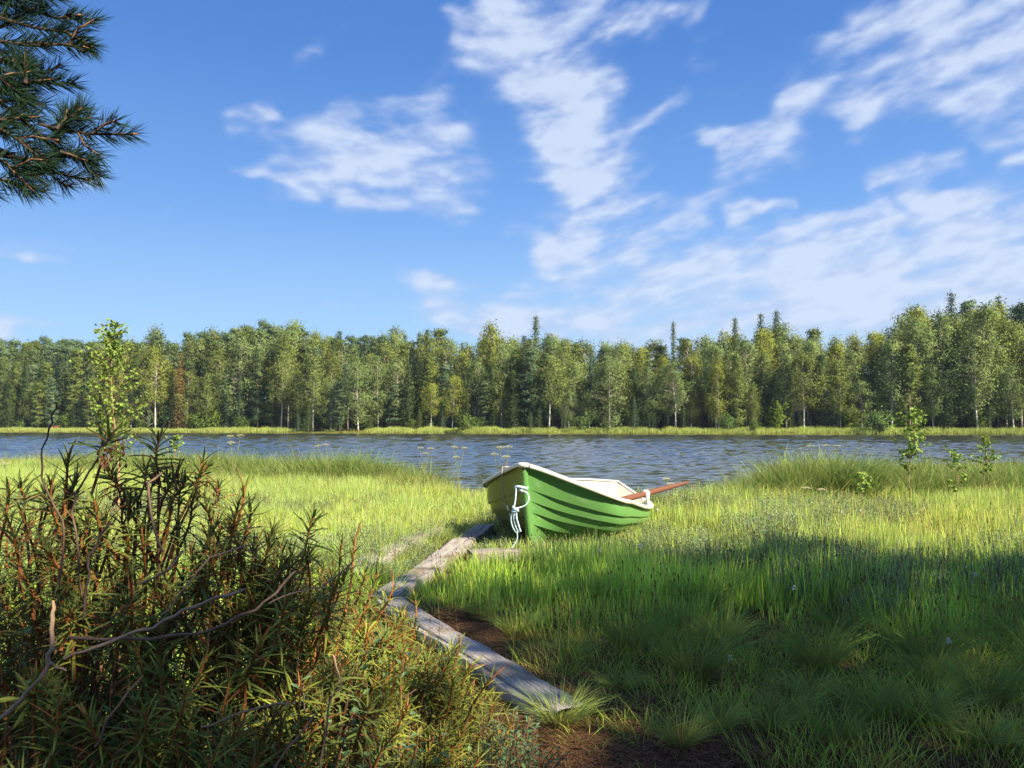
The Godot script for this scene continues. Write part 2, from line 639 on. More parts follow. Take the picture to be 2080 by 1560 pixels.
func water() -> void:
	# wind waves as real relief: rows and columns widen with distance, and so do the waves they carry
	var n := FastNoiseLite.new()
	n.seed = 31
	n.noise_type = FastNoiseLite.TYPE_SIMPLEX_SMOOTH
	n.frequency = 1.0
	n.fractal_type = FastNoiseLite.FRACTAL_NONE
	var s := Shape.new()
	var pts := PackedVector3Array()
	var cols := PackedColorArray()
	var across := 400
	var wide := across + 5
	var waves := [0.22, 0.40, 0.75, 1.4]
	var d := 9.0
	var rows := []
	while d < 195.0:
		rows.push_back(d)
		d *= 1.0036
	rows.push_back(400.0)
	for k in range(rows.size() - 1, -1, -1):
		var z: float = -rows[k]
		var half: float = rows[k] * 0.68 + 3.0
		var step: float = rows[k] * 0.0040
		var calm := smoothstep(0.0, 30.0, 190.0 - rows[k])
		pts.push_back(Vector3(-900, -0.15, z))
		pts.push_back(Vector3(-half - 30.0, -0.15, z))
		for c in across + 1:
			var x := half * (c * 2.0 / across - 1.0)
			var y := 0.0
			for w in 4:
				var l: float = waves[w]
				var keep := smoothstep(0.9, 1.9, l / step) * (1.0 - 0.85 * smoothstep(3.5, 10.0, l / step))
				if keep > 0.0:
					y += n.get_noise_2d((x * 0.42 + z * 0.22) / l + w * 31.0, (z - x * 0.10) / l) * l * lerpf(0.022, 0.062, smoothstep(16.0, 45.0, rows[k])) * keep
			var gust := 0.9 + 0.35 * noise.get_noise_2d(x * 0.5, z * 0.8)
			pts.push_back(Vector3(x, -0.15 + y * gust * calm, z))
		pts.push_back(Vector3(half + 30.0, -0.15, z))
		pts.push_back(Vector3(900, -0.15, z))
	cols.resize(pts.size())
	cols.fill(Color.WHITE)
	s.sheet(pts, wide, cols)
	var o := part("lake", s.mesh(true), M.water, self)
	tag(o, "dark rippled lake reflecting the blue sky and the forest", "", "", "structure")


func far_shore() -> void:
	var s := Shape.new()
	for k in 16:
		var a := rnd(0, TAU)
		var p := Vector3(rnd(-0.55, 0.55), 0, rnd(-0.5, 0.5))
		var side := Vector3(cos(a), 0, sin(a))
		var col := lin(0.40, 0.48, 0.13) * rnd(0.85, 1.1)
		s.blade(p, Vector3(rnd(-0.12, 0.12), 1, rnd(-0.1, 0.1)), side, rnd(0.55, 0.95), 0.05, Vector3(rnd(-0.1, 0.1), -0.05, 0), col * 0.9, col, 2)
	var where := []
	var tints := []
	for k in 5200:
		var x := rnd(-128.0, 88.0)
		if x > -42.0 and x < -27.0 and rng.randf() < 0.96:
			continue
		var z := far_line(x) - rnd(0.2, 7.5)
		var sc := rnd(0.6, 1.1) * (1.0 + 0.5 * noise.get_noise_2d(x * 2.5, 44.0))
		if noise.get_noise_2d(x * 1.4, 12.0) > 0.42 and rng.randf() < 0.7:
			continue
		if x < -60.0:
			sc *= 0.8
		where.push_back(Transform3D(Basis(Vector3.UP, rnd(0, TAU)).scaled(Vector3(1, sc, 1)), Vector3(x, land(x, z) - 0.05, z)))
		var t := rnd(0.85, 1.1) + noise.get_noise_2d(x, 9.0) * 0.2
		tints.push_back(Color(t, t * rnd(0.96, 1.02), t))
	scatter("far_sedge", "pale green strip of sedge along the far waterline", s.mesh(), M.grass, where, tints, "sedge")
	# the bare bank under the pines at the far end
	var bank := Shape.new()
	var pts := PackedVector3Array()
	var cols := PackedColorArray()
	for r in 7:
		for k in 15:
			var u := k / 14.0
			var w := r / 6.0
			var h := sin(u * PI) * (0.2 + 0.8 * w) * 1.0
			pts.push_back(Vector3((u - 0.5) * 8.5, h * 1.15 + rnd(-0.06, 0.06), -w * 2.0 + rnd(-0.15, 0.15)))
			cols.push_back(lin(0.34, 0.20, 0.14) * rnd(0.8, 1.15))
	bank.sheet(pts, 15, cols, true)
	var o := part("sandy_bank", bank.mesh(), M.soil, self, Transform3D(Basis(), Vector3(-97.5, 0.25, far_line(-97.5) - 6.0)))
	tag(o, "bare reddish sandy bank at the water below the far pines", "bank")


func crown_bits(s: Shape, centre: Vector3, n: int, spread: Vector3, size: float, col: Color, flat := 0.0) -> void:
	# leaf-sized faces round a point; their normals lean outwards from the crown, as a leaf mass is lit
	for k in n:
		var off := Vector3(rng.randfn(0, 1), rng.randfn(0, 1), rng.randfn(0, 1))
		var p := centre + off * spread
		var a := Vector3(rng.randfn(0, 1), rng.randfn(0, 1) * (1.0 - flat), rng.randfn(0, 1)).normalized()
		var b := a.cross(Vector3(rng.randfn(0, 1), rng.randfn(0, 1) + flat * 3.0, rng.randfn(0, 1))).normalized()
		var z := size * rnd(0.6, 1.3)
		var c := col * rnd(0.86, 1.14)
		var face := a.cross(b)
		var out := (Vector3(p.x, 0.5, p.z).normalized() + off * 0.35).normalized()
		if face.dot(out) < 0.0:
			b = -b
			face = -face
		var nor := (out * 0.75 + face * 0.45).normalized()
		s.quad(p - a * z, p + b * z * 0.45, p + a * z, p - b * z * 0.45, c)
		for q in 4:
			s.nn.push_back(nor)


func trunk_shape(h: float, r: float, pale: Color, dark: Color, top: Color, lean: Vector2, n := 9) -> Shape:
	var s := Shape.new()
	var pts := []
	var rad := []
	for k in n + 1:
		var t := float(k) / n
		pts.push_back(Vector3(lean.x * t * t + sin(t * 7.0 + lean.y * 9.0) * 0.08, h * t, lean.y * t * t))
		rad.push_back(r * (1.0 - 0.85 * t) + (r * 0.35 if k == 0 else 0.0))
	s.tube(pts, rad, 7, pale, top, 0.06, rng)
	for k in s.c.size():
		var t := s.v[k].y / h
		var c := pale.lerp(top, smoothstep(0.35, 0.6, t))
		if t < 0.06 or rng.randf() < 0.22:
			c = dark
		s.c[k] = c
	return s


func birch(sd: int, slim := 1.0, low := 0.26) -> Array:
	rng.seed = 500 + sd
	var h := 15.0
	var lean := Vector2(rnd(-0.7, 0.7), rnd(-0.5, 0.5))
	var tr := trunk_shape(h * 0.93, 0.17, lin(0.72, 0.68, 0.6), lin(0.12, 0.10, 0.08), lin(0.5, 0.44, 0.36), lean)
	var s := Shape.new()
	var n := 124
	for k in n:
		var t := low + (1.0 - low) * pow((k + rnd(0, 1)) / n, 0.95)
		var prof := pow(sin(clampf((t - low + 0.07) / (1.07 - low), 0.0, 1.0) * PI * 0.93 + 0.15), 0.75)
		var rr := 2.95 * slim * prof * rnd(0.3, 1.1) + 0.15
		var a := rnd(0, TAU)
		var axis := Vector3(lean.x * t * t, t * h, lean.y * t * t)
		var p := axis + Vector3(cos(a) * rr, rnd(-0.3, 0.3), sin(a) * rr)
		var col := lin(0.225, 0.27, 0.075) * rnd(0.8, 1.18)
		if rng.randf() < 0.15:
			col = lin(0.25, 0.265, 0.09)
		crown_bits(s, p, 36, Vector3(0.5, 0.42, 0.5), 0.165, col)
		for j in 3:  # hanging twigs
			crown_bits(s, p + Vector3(rnd(-0.3, 0.3), -0.45 - 0.3 * j, rnd(-0.3, 0.3)), 6, Vector3(0.2, 0.26, 0.2), 0.15, col)
		if k % 3 != 0:
			tr.tube([axis - Vector3(0, 0.8, 0), axis.lerp(p, 0.6) - Vector3(0, 0.15, 0), p], [0.05, 0.03, 0.012], 4, lin(0.4, 0.36, 0.3), lin(0.16, 0.12, 0.09))
	return [tr.mesh(true), s.mesh(), h]


func pine_far(sd: int, low := 0.42, wide := 1.0) -> Array:
	rng.seed = 700 + sd
	var h := 17.0
	var lean := Vector2(rnd(-0.5, 0.5), rnd(-0.4, 0.4))
	var tr := trunk_shape(h * 0.97, 0.19, lin(0.24, 0.16, 0.12), lin(0.13, 0.09, 0.07), lin(0.36, 0.17, 0.08), lean)
	var s := Shape.new()
	var whorls := 13
	for w in whorls:
		var t := low + (0.97 - low) * w / (whorls - 1.0)
		var up := (t - low) / (1.0 - low)
		var reach := wide * 2.5 * (pow(1.0 - up, 0.6) * 0.8 + 0.2) * smoothstep(-0.25, 0.25, up)
		var a0 := rnd(0, TAU)
		for b in 6:
			var a := a0 + TAU * b / 6.0 + rnd(-0.35, 0.35)
			var len := reach * rnd(0.6, 1.1)
			var root := Vector3(lean.x * t * t, t * h + rnd(-0.7, 0.7), lean.y * t * t)
			var tip := root + Vector3(cos(a) * len, len * rnd(-0.02, 0.28), sin(a) * len)
			if w % 2 == 0:
				tr.tube([root, tip], [0.045, 0.015], 4, lin(0.28, 0.15, 0.09), lin(0.16, 0.11, 0.08))
			var col := lin(0.135, 0.182, 0.075) * rnd(0.75, 1.25)
			for j in 4:
				crown_bits(s, root.lerp(tip, 0.38 + 0.21 * j), 22, Vector3(0.38, 0.22, 0.38), 0.175, col, 0.3)
	crown_bits(s, Vector3(lean.x, h, lean.y), 14, Vector3(0.14, 0.35, 0.14), 0.16, lin(0.135, 0.182, 0.075))
	for k in 7:  # dead lower limbs
		var t := rnd(0.16, low)
		var a := rnd(0, TAU)
		var root := Vector3(lean.x * t * t, t * h, lean.y * t * t)
		tr.tube([root, root + Vector3(cos(a), rnd(-0.2, 0.15), sin(a)) * rnd(0.7, 1.8)], [0.03, 0.01], 4, lin(0.2, 0.16, 0.13), lin(0.2, 0.17, 0.15))
	return [tr.mesh(true), s.mesh(), h]


func spruce(sd: int, wide := 1.0, brown := false, low := 0.08) -> Array:
	rng.seed = 900 + sd
	var h := 17.0
	var tr := trunk_shape(h * 0.98, 0.17, lin(0.16, 0.12, 0.10), lin(0.1, 0.08, 0.06), lin(0.15, 0.11, 0.08), Vector2(rnd(-0.2, 0.2), 0))
	var s := Shape.new()
	var whorls := 36
	for w in whorls:
		var t := low + (0.985 - low) * w / (whorls - 1.0)
		var reach := wide * (2.35 * pow(1.0 - t, 0.8) + 0.12) * rnd(0.82, 1.15)
		var a0 := rnd(0, TAU)
		for b in 6:
			var a := a0 + TAU * b / 6.0 + rnd(-0.3, 0.3)
			var len := reach * rnd(0.7, 1.1)
			var root := Vector3(0, t * h + rnd(-0.2, 0.2), 0)
			var col := (lin(0.17, 0.12, 0.06) if brown else lin(0.085, 0.122, 0.05)) * rnd(0.75, 1.25)
			var n := 3 if len > 0.8 else 2
			for j in n:
				var f := (j + 0.8) / n
				var p := root + Vector3(cos(a) * len * f, -len * 0.42 * f + 0.12 * len * f * f * 2.0, sin(a) * len * f)
				crown_bits(s, p, 9, Vector3(0.26, 0.16, 0.26) * (0.5 + 0.5 * f), 0.16 * (0.6 + 0.4 * minf(1.0, len)), col, 0.25)
	crown_bits(s, Vector3(0, h, 0), 6, Vector3(0.03, 0.3, 0.03), 0.12, lin(0.04, 0.06, 0.025))
	return [tr.mesh(true), s.mesh(), h]


func bush(sd: int) -> Array:
	rng.seed = 1100 + sd
	var tr := Shape.new()
	var s := Shape.new()
	for k in 9:
		var a := rnd(0, TAU)
		var top := Vector3(cos(a) * rnd(0.3, 1.3), rnd(1.2, 2.7), sin(a) * rnd(0.3, 1.1))
		tr.tube([Vector3(cos(a) * 0.1, 0, sin(a) * 0.1), top * 0.5, top], [0.035, 0.025, 0.01], 4, lin(0.16, 0.12, 0.08), lin(0.14, 0.12, 0.06))
		for j in 5:
			crown_bits(s, top * rnd(0.35, 1.05) + Vector3(rnd(-0.3, 0.3), 0, rnd(-0.3, 0.3)), 22, Vector3(0.32, 0.28, 0.32), 0.14, lin(0.13, 0.19, 0.045) * rnd(0.8, 1.2))
	return [tr.mesh(true), s.mesh(), 3.0]


func skyline(px: float) -> float:
	# height of the tree tops above eye level, as a slope, along the far shore
	var k := [[-1.0, 700], [0.0, 690], [0.045, 682], [0.1, 690], [0.135, 676], [0.155, 655], [0.175, 688], [0.21, 662], [0.245, 655], [0.285, 655], [0.31, 672], [0.345, 680], [0.37, 668], [0.42, 668], [0.455, 692], [0.475, 668], [0.52, 662], [0.56, 684], [0.61, 690], [0.635, 698], [0.66, 692], [0.69, 680], [0.74, 662], [0.785, 662], [0.815, 684], [0.86, 660], [0.895, 614], [0.93, 604], [0.96, 596], [1.0, 590], [2.0, 585]]
	for j in k.size() - 1:
		if px <= k[j + 1][0]:
			return (865.0 - lerpf(k[j][1], k[j + 1][1], (px - k[j][0]) / (k[j + 1][0] - k[j][0]))) / 1680.0
	return 0.15


func forest() -> void:
	var bi := []
	var pi_ := []
	var sp := []
	for k in 6:
		bi.push_back(birch(k, [1.0, 1.15, 0.85, 1.05, 0.95, 1.2][k], [0.14, 0.30, 0.22, 0.36, 0.26, 0.10][k]))
	for k in 5:
		pi_.push_back(pine_far(k, [0.30, 0.42, 0.22, 0.28, 0.14][k], [1.0, 1.1, 0.9, 1.0, 0.95][k]))
	for k in 4:
		sp.push_back(spruce(k, [1.0, 0.85, 1.1, 0.9][k]))
	var dead := spruce(9, 0.95, true)
	var low := [bush(0), bush(1), bush(2)]
	var small_spruce := [spruce(20, 1.7, false, 0.03), spruce(21, 1.5, false, 0.04)]
	var tint := {}
	for k in ["birch", "pine", "spruce"]:
		tint[k] = []
		for j in 5:
			var m := matte(0.8, 0.7 if k == "birch" else 0.45, 0.12)
			var f: float = [0.86, 0.95, 1.0, 1.06, 1.14][j]
			m.albedo_color = Color(f * [0.97, 0.93, 1.0, 0.96, 0.95][j], f, f * [0.95, 1.1, 0.85, 1.0, 1.1][j])
			if f > 1.0:
				m.albedo_color = m.albedo_color / 1.14 * 1.0
			tint[k].push_back(m)
	rng.seed = 4242
	var jobs := []
	var rows := [[8.0, 0.42, 0.80, 3.1], [11.5, 0.66, 0.92, 3.2], [15.5, 0.80, 0.98, 3.5], [20.0, 0.86, 1.0, 3.9], [26.0, 0.93, 1.03, 3.6], [33.0, 0.7, 0.95, 4.4]]
	for r in rows.size():
		var x := -142.0 + rnd(0, 2)
		while x < 92.0:
			x += rows[r][3] * rnd(0.65, 1.35)
			var z: float = far_line(x) - rows[r][0] + rnd(-1.6, 1.6)
			if x > -44.0 and x < -26.0 and r == 0:
				z += 4.5
			var px := 0.5 + 1680.0 * x / -z / 2080.0
			if px < -0.07 or px > 1.06:
				continue
			var full: float = skyline(px) * -z + 1.25 - land(x, z)
			var h: float = full * rnd(rows[r][1], rows[r][2])
			var q := rng.randf()
			var kind := "birch"
			if px < 0.1:
				kind = "pine" if q < 0.86 else ("spruce" if q < 0.95 else "birch")
			elif px < 0.36:
				kind = "birch" if q < (0.62 if r < 3 else 0.3) else ("pine" if q < 0.88 else "spruce")
			elif px < 0.62:
				kind = "birch" if q < 0.6 else ("pine" if q < 0.82 else "spruce")
			else:
				kind = "birch" if q < 0.74 else ("pine" if q < 0.88 else "spruce")
			jobs.push_back([x, z, h, kind, r, -1])
	# single trees that stand out: where, how tall, kind, row number for the label
	for e in [[-68.0, -169.0, 15.8, "dead spruce", "brown dying spruce between olive birches, left of the middle of the far forest"],
			[-16.0, -156.0, 19.0, "spruce", "dark spruce tip standing above the crowns, left of the boat and above the grass"],
			[-4.0, -156.5, 19.2, "birch", "tall pale-trunked birch rising above its neighbours behind the boat's bow"],
			[4.8, -165.0, 20.6, "spruce", "single dark spruce spire highest above the crowns behind the boat"],
			[29.4, -150.0, 18.6, "thin spruce", "thin sparse grey spruce spire above the crowns right of the boat"],
			[40.4, -149.0, 19.2, "spruce", "first of the row of dark spruce spires right of the oar tip"],
			[45.2, -149.5, 19.6, "spruce", "middle of the row of dark spruce spires right of the oar tip"],
			[47.6, -148.0, 20.2, "spruce", "broadest of the dark spruce spires right of the oar tip"],
			[0.5, -150.2, 13.5, "red pine", "pine with a bare orange-red trunk right above the boat's bow"],
			[62.5, -130.0, 13.6, "red pine", "pine with an orange trunk behind the young birch on the right"]]:
		var data: Array
		var nm := "spruce_tree"
		var cat := "spruce"
		if e[3] == "dead spruce":
			data = dead
		elif e[3] == "birch":
			data = bi[2]
			nm = "birch_tree"
			cat = "birch"
		elif e[3] == "thin spruce":
			data = spruce(33, 0.45)
		elif e[3] == "red pine":
			data = pine_far(40, 0.55, 1.0)
			nm = "pine_tree"
			cat = "pine"
		else:
			data = sp[1]
		plant(nm, e[4], cat, data, tint["birch" if cat == "birch" else cat][2], Vector3(e[0], land(e[0], e[1]) - 0.1, e[1]), e[2], rnd(0, TAU), "")
	jobs.sort_custom(func(a, b): return a[4] < b[4] or (a[4] == b[4] and a[0] < b[0]))
	var count := {}
	var row_name := ["in the waterside row of the far forest", "in the second row of the far forest", "in the middle rows of the far forest", "among the high crowns of the far forest", "on the skyline of the far forest", "deep inside the far forest"]
	for j in jobs:
		var key := "%s%d" % [j[3], j[4]]
		count[key] = count.get(key, 0) + 1
		var data: Array
		if j[3] == "birch":
			data = bi[rng.randi() % bi.size()]
		elif j[3] == "pine":
			data = pi_[rng.randi() % pi_.size()]
			if j[4] < 1:
				data = pi_[4]
		else:
			data = sp[rng.randi() % sp.size()]
		var look: String = {"birch": "olive-green birch", "pine": "blue-green pine", "spruce": "dark pointed spruce"}[j[3]]
		if j[4] in [2, 3, 4]:
			j[2] *= rnd(0.93, 1.04)
		plant(j[3] + "_tree", "%s %s, %s %s from the left" % [look, row_name[j[4]], nth(count[key]), j[3]], j[3], data, tint[j[3]][rng.randi() % 5], Vector3(j[0], land(j[0], j[1]) - 0.1, j[1]), j[2], rnd(0, TAU), "trees across the lake")
	# undergrowth at the edge of the wood
	var n := 0
	var bushes := 0
	var x := -122.0
	while x < 82.0:
		x += rnd(1.1, 2.6)
		var z: float = far_line(x) - (rnd(6.6, 8.6) if rng.randf() < 0.5 else rnd(10.0, 15.0))
		if rng.randf() < 0.12:
			z = far_line(x) - rnd(0.8, 3.0)
		if x > -43.0 and x < -26.0:
			z += 5.8
		if rng.randf() < 0.55:
			n += 1
			plant("small_spruce", "low drooping spruce at the forest foot behind the sedge, %s low spruce from left" % nth(n), "spruce", small_spruce[rng.randi() % 2], tint["spruce"][rng.randi() % 5], Vector3(x, land(x, z) - 0.1, z), rnd(3.0, 7.5), rnd(0, TAU), "low growth at the forest foot")
		else:
			bushes += 1
			plant("waterside_bush", "leafy bush at the forest foot behind the sedge, %s bush from left" % nth(bushes), "bush", low[rng.randi() % 3], tint["birch"][rng.randi() % 5], Vector3(x, land(x, z) - 0.1, z), rnd(2.0, 5.5), rnd(0, TAU), "low growth at the forest foot")


func plant(called: String, label: String, category: String, data: Array, mat: Material, at: Vector3, h: float, turn: float, group: String) -> Node3D:
	var o := thing(called, label, category, at, group)
	var k: float = h / data[2]
	o.basis = Basis(Vector3.UP, turn).scaled(Vector3(clampf(k, 0.75, 1.15) if data[2] > 5.0 and h > 8.0 else k, k, clampf(k, 0.75, 1.15) if data[2] > 5.0 and h > 8.0 else k))
	var fat := rnd(0.85, 1.2) if data[2] > 5.0 else 1.0
	o.basis = o.basis * Basis.from_scale(Vector3(fat, 1.0, fat * rnd(0.9, 1.1)))
	part("trunk" if data[2] > 5.0 else "stems", data[0], M.wood, o)
	var c := part("crown", data[1], mat, o)
	c.set_meta("kind", "stuff")
	return o


func shade_wood() -> void:
	# the trees behind and to the right of the viewpoint, whose shade lies over the near ground
	rng.seed = 77
	var s := Shape.new()
	s.tube([Vector3.ZERO, Vector3(0.1, 6, 0), Vector3(0, 12.5, 0.1)], [0.2, 0.14, 0.03], 7, lin(0.3, 0.25, 0.2), lin(0.3, 0.2, 0.12))
	for k in 150:
		var t := rnd(0.12, 1.0)
		var a := rnd(0, TAU)
		var rr := 2.9 * sqrt(rnd(0, 1)) * pow(1.02 - t, 0.42)
		crown_bits(s, Vector3(cos(a) * rr, t * 13.0, sin(a) * rr), 12, Vector3(0.45, 0.3, 0.45), 0.22, lin(0.06, 0.09, 0.035) * rnd(0.8, 1.2), 0.3)
	var where := []
	var tints := []
	for p in [[9.6, 2.9, 0.88], [11.4, 2.6, 0.93], [13.4, 3.4, 0.98], [15.8, 5.6, 1.03], [18.2, 6.8, 1.08], [20.6, 6.6, 1.08], [23.4, 6.8, 1.1], [8.6, 5.2, 0.74], [11.7, 6.0, 0.92], [14.4, 7.8, 1.0], [17.0, 9.4, 1.05], [9.8, 7.6, 0.78], [13.4, 9.6, 0.95], [7.3, 6.2, 0.72], [10.8, 9.8, 0.8], [5.8, 4.5, 0.6], [5.2, 6.4, 0.66], [3.2, 1.9, 0.42], [7.8, 2.5, 0.66]]:
		where.push_back(Transform3D(Basis(Vector3.UP, rnd(0, TAU)).scaled(Vector3.ONE * p[2]), Vector3(p[0], land(p[0], p[1]) - 0.1, p[1])))
		tints.push_back(Color(1, 1, 1))
	scatter("shading_wood", "wood at the lakeside whose shade falls across the near grass", s.mesh(), M.crown, where, tints, "wood")


func grass_clump(sd: int, n: int, radius: float, h0: float, h1: float, wide: float, lean: float, droop: float, base: Color, palette: Array, steps := 3) -> ArrayMesh:
	rng.seed = 3000 + sd
	var s := Shape.new()
	for k in n:
		var a := rnd(0, TAU)
		var r := radius * sqrt(rnd(0, 1))
		var p := Vector3(cos(a) * r, -0.02, sin(a) * r)
		var out := Vector3(cos(a + rnd(-0.8, 0.8)), 0, sin(a + rnd(-0.8, 0.8)))
		var long := lerpf(h0, h1, pow(rnd(0, 1), 1.4))
		var dir := (Vector3.UP + out * rnd(0.0, lean)).normalized()
		var side := dir.cross(Vector3(cos(a * 3.0), 0.1, sin(a * 3.0))).normalized()
		var f := rnd(0.8, 1.2)
		var t: Color = palette[rng.randi() % palette.size()] * f
		var bend: Vector3 = (out * rnd(0.2, 1.0) - Vector3.UP * rnd(0.2, 0.8)) * long * droop
		if rng.randf() < 0.06:
			bend = (out * 1.2 - Vector3.UP * 0.9) * long * 0.6
		s.blade(p, dir, side, long, wide * rnd(0.65, 1.35), bend, base * f, t, steps)
	return s.mesh()


func in_boat(x: float, z: float) -> bool:
	var l := BOAT.affine_inverse() * Vector3(x, 0.1, z)
	var t := -l.z / BOAT_LONG
	return t > 0.03 and t < 1.0 and absf(l.x) < rim_half(t) * 0.62


func meadow() -> void:
	var yellow := lin(0.60, 0.74, 0.13)
	var green := lin(0.42, 0.64, 0.11)
	var deep := lin(0.22, 0.37, 0.07)
	var pale := lin(0.48, 0.58, 0.30)
	var straw := lin(0.56, 0.46, 0.20)
	var rusty := lin(0.40, 0.22, 0.09)
	var kinds := [
		grass_clump(1, 64, 0.15, 0.14, 0.36, 0.0048, 0.28, 0.22, lin(0.30, 0.33, 0.09), [yellow, yellow, green, green, green, yellow, pale]),
		grass_clump(2, 36, 0.14, 0.10, 0.34, 0.0085, 0.16, 0.10, lin(0.28, 0.33, 0.09), [pale, yellow, green, green, yellow, deep, green, green, pale, yellow, deep, straw]),
		grass_clump(3, 34, 0.15, 0.10, 0.27, 0.0075, 0.35, 0.2, lin(0.28, 0.24, 0.09), [pale, yellow, green, deep, straw, straw, green]),
	]
	var thin := grass_clump(8, 66, 0.14, 0.08, 0.28, 0.0032, 0.6, 0.30, lin(0.22, 0.18, 0.07), [green, deep, green, deep, straw])
	var near_where := []
	var near_tint := []
	var where := [[], [], []]
	var tints := [[], [], []]
	var tall := [[], []]
	var tall_t := [[], []]
	var blue := []
	var blue_t := []
	rng.seed = 31
	var z := -2.6
	while z > -27.0:
		var step := 0.105 if z > -7.5 else (0.135 if z > -13.0 else 0.18)
		var half := minf(-z * 0.66 + 1.2, 15.0)
		var x := -half
		while x < half:
			x += step
			var px := x + rnd(-0.6, 0.6) * step
			var pz := z + rnd(-0.6, 0.6) * step
			var d := pz - shore(px)
			if d < -0.5 or in_boat(px, pz):
				continue
			var pd := path_distance(px, pz)
			if pd < 0.02 or rng.randf() < bare(px, pz) * 1.15:
				continue
			# under the shrubs on the left nothing shows
			if px < -0.75 - (pz + 3.0) * -0.05 and pz > -3.2:
				continue
			var n := noise.get_noise_2d(px * 5.0, pz * 5.0)
			var big := noise.get_noise_2d(px * 1.6 + 30.0, pz * 1.6)
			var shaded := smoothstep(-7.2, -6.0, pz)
			var sc := rnd(0.75, 1.15) * (1.0 + 0.25 * n)
			if pd < 0.45:
				sc *= lerpf(0.55, 1.0, pd / 0.45)
			if px < -0.4 and pz < -6.2 and pz > -13.0:
				sc *= 0.8
			if px > -0.5 and px < 2.2 and pz > -9.5 and pz < -7.0:
				sc *= 0.6
			if pz > -5.4:
				sc *= 0.7
				if rng.randf() < 0.55:
					continue
			var near := smoothstep(3.2, 0.4, d) if px < -1.2 or px > 3.4 else 0.0
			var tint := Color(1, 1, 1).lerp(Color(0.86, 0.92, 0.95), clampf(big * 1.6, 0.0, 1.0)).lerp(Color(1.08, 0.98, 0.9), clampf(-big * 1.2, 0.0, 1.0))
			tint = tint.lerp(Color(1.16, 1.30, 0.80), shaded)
			tint = tint * rnd(0.85, 1.12)
			tint.a = 1.0
			var basis := Basis(Vector3.UP, rnd(0, TAU)).scaled(Vector3(1, sc, 1))
			var at := Vector3(px, land(px, pz), pz)
			# patches of small blue-green leaves
			var patch := noise.get_noise_2d(px * 2.2 + 100.0, pz * 2.2 - 50.0)
			if patch > 0.02 and pz > -12.5 and pz < -5.0 and rng.randf() < 0.45:
				blue.push_back(Transform3D(basis, at))
				blue_t.push_back(Color(1, 1, 1) * rnd(0.8, 1.15))
				if rng.randf() < 0.5:
					continue
			if near > 0.3 and rng.randf() < near * 0.75:
				var w := 0 if rng.randf() < 0.5 else 1
				tall[w].push_back(Transform3D(Basis(Vector3.UP, rnd(0, TAU)).scaled(Vector3.ONE * rnd(0.5, 0.85)), at))
				tall_t[w].push_back(tint * rnd(0.75, 1.05))
				if rng.randf() < 0.6:
					continue
			if pz > -4.9 + n * 0.8 and px > -0.4:
				if rng.randf() < 0.97:
					near_where.push_back(Transform3D(basis, at))
					near_tint.push_back(tint)
				continue
			var k := 0 if n > 0.1 else (1 if n > -0.15 else 2)
			if px > -0.3 and rng.randf() < 0.6:
				k = 1
			elif px < -0.6 and rng.randf() < 0.55:
				k = 0
			where[k].push_back(Transform3D(basis, at))
			tints[k].push_back(tint)
		z -= step
	var names := [["fine_grass", "fine bright green bog grass spread over the lakeside meadow"], ["meadow_grass", "taller yellow-green grass growing through the meadow"], ["wiry_grass", "short straw-tinged wiry grass over the bog meadow"]]
	scatter("thin_grass", "thin sparse grass on the dark ground near the planks", thin, M.grass, near_where, near_tint, "grass")
	for k in 3:
		scatter(names[k][0], names[k][1], kinds[k], M.grass, where[k], tints[k], "grass")
	# tall arching sedge along the water, denser in the two mounds
	for c in [[-2.9, -17.4, 1.3, 0.8, 120, 1.1], [-4.4, -17.8, 1.8, 0.9, 80, 0.9], [-6.5, -19.0, 2.4, 1.0, 100, 1.0], [4.9, -13.3, 0.75, 0.7, 120, 1.25], [5.6, -13.6, 0.9, 0.7, 60, 1.05], [7.0, -14.2, 1.8, 1.0, 110, 1.0], [8.8, -14.6, 1.8, 1.0, 90, 1.0], [-9.5, -20.5, 3.0, 1.2, 110, 1.0], [0.5, -12.4, 0.9, 0.4, 8, 0.8], [3.9, -12.9, 1.0, 0.8, 40, 0.7]]:
		for k in int(c[4]):
			var px: float = c[0] + rng.randfn(0, 0.5) * c[2]
			var pz: float = c[1] + rng.randfn(0, 0.5) * c[3]
			var w := 0 if rng.randf() < 0.5 else 1
			tall[w].push_back(Transform3D(Basis(Vector3.UP, rnd(0, TAU)).scaled(Vector3.ONE * rnd(0.8, 1.15) * c[5]), Vector3(px, maxf(land(px, pz), -0.15), pz)))
			tall_t[w].push_back(Color(0.8, 0.9, 0.8) * rnd(0.7, 1.0))
	scatter("tall_sedge", "tall arching green sedge standing along the near shore", grass_clump(5, 60, 0.20, 0.45, 0.80, 0.007, 0.40, 0.42, lin(0.24, 0.28, 0.08), [lin(0.30, 0.44, 0.10), lin(0.22, 0.34, 0.08), lin(0.40, 0.48, 0.13)], 4), M.grass, tall[0], tall_t[0], "sedge")
	scatter("straw_sedge", "tall sedge with straw-coloured tips along the near shore", grass_clump(6, 46, 0.18, 0.5, 0.88, 0.0055, 0.32, 0.5, lin(0.26, 0.28, 0.09), [lin(0.42, 0.42, 0.16), lin(0.46, 0.36, 0.20), lin(0.32, 0.42, 0.11)], 4), M.grass, tall[1], tall_t[1], "sedge")
	# bent dry stalks and small brown sedge heads standing over the grass
	rng.seed = 812
	var dry := Shape.new()
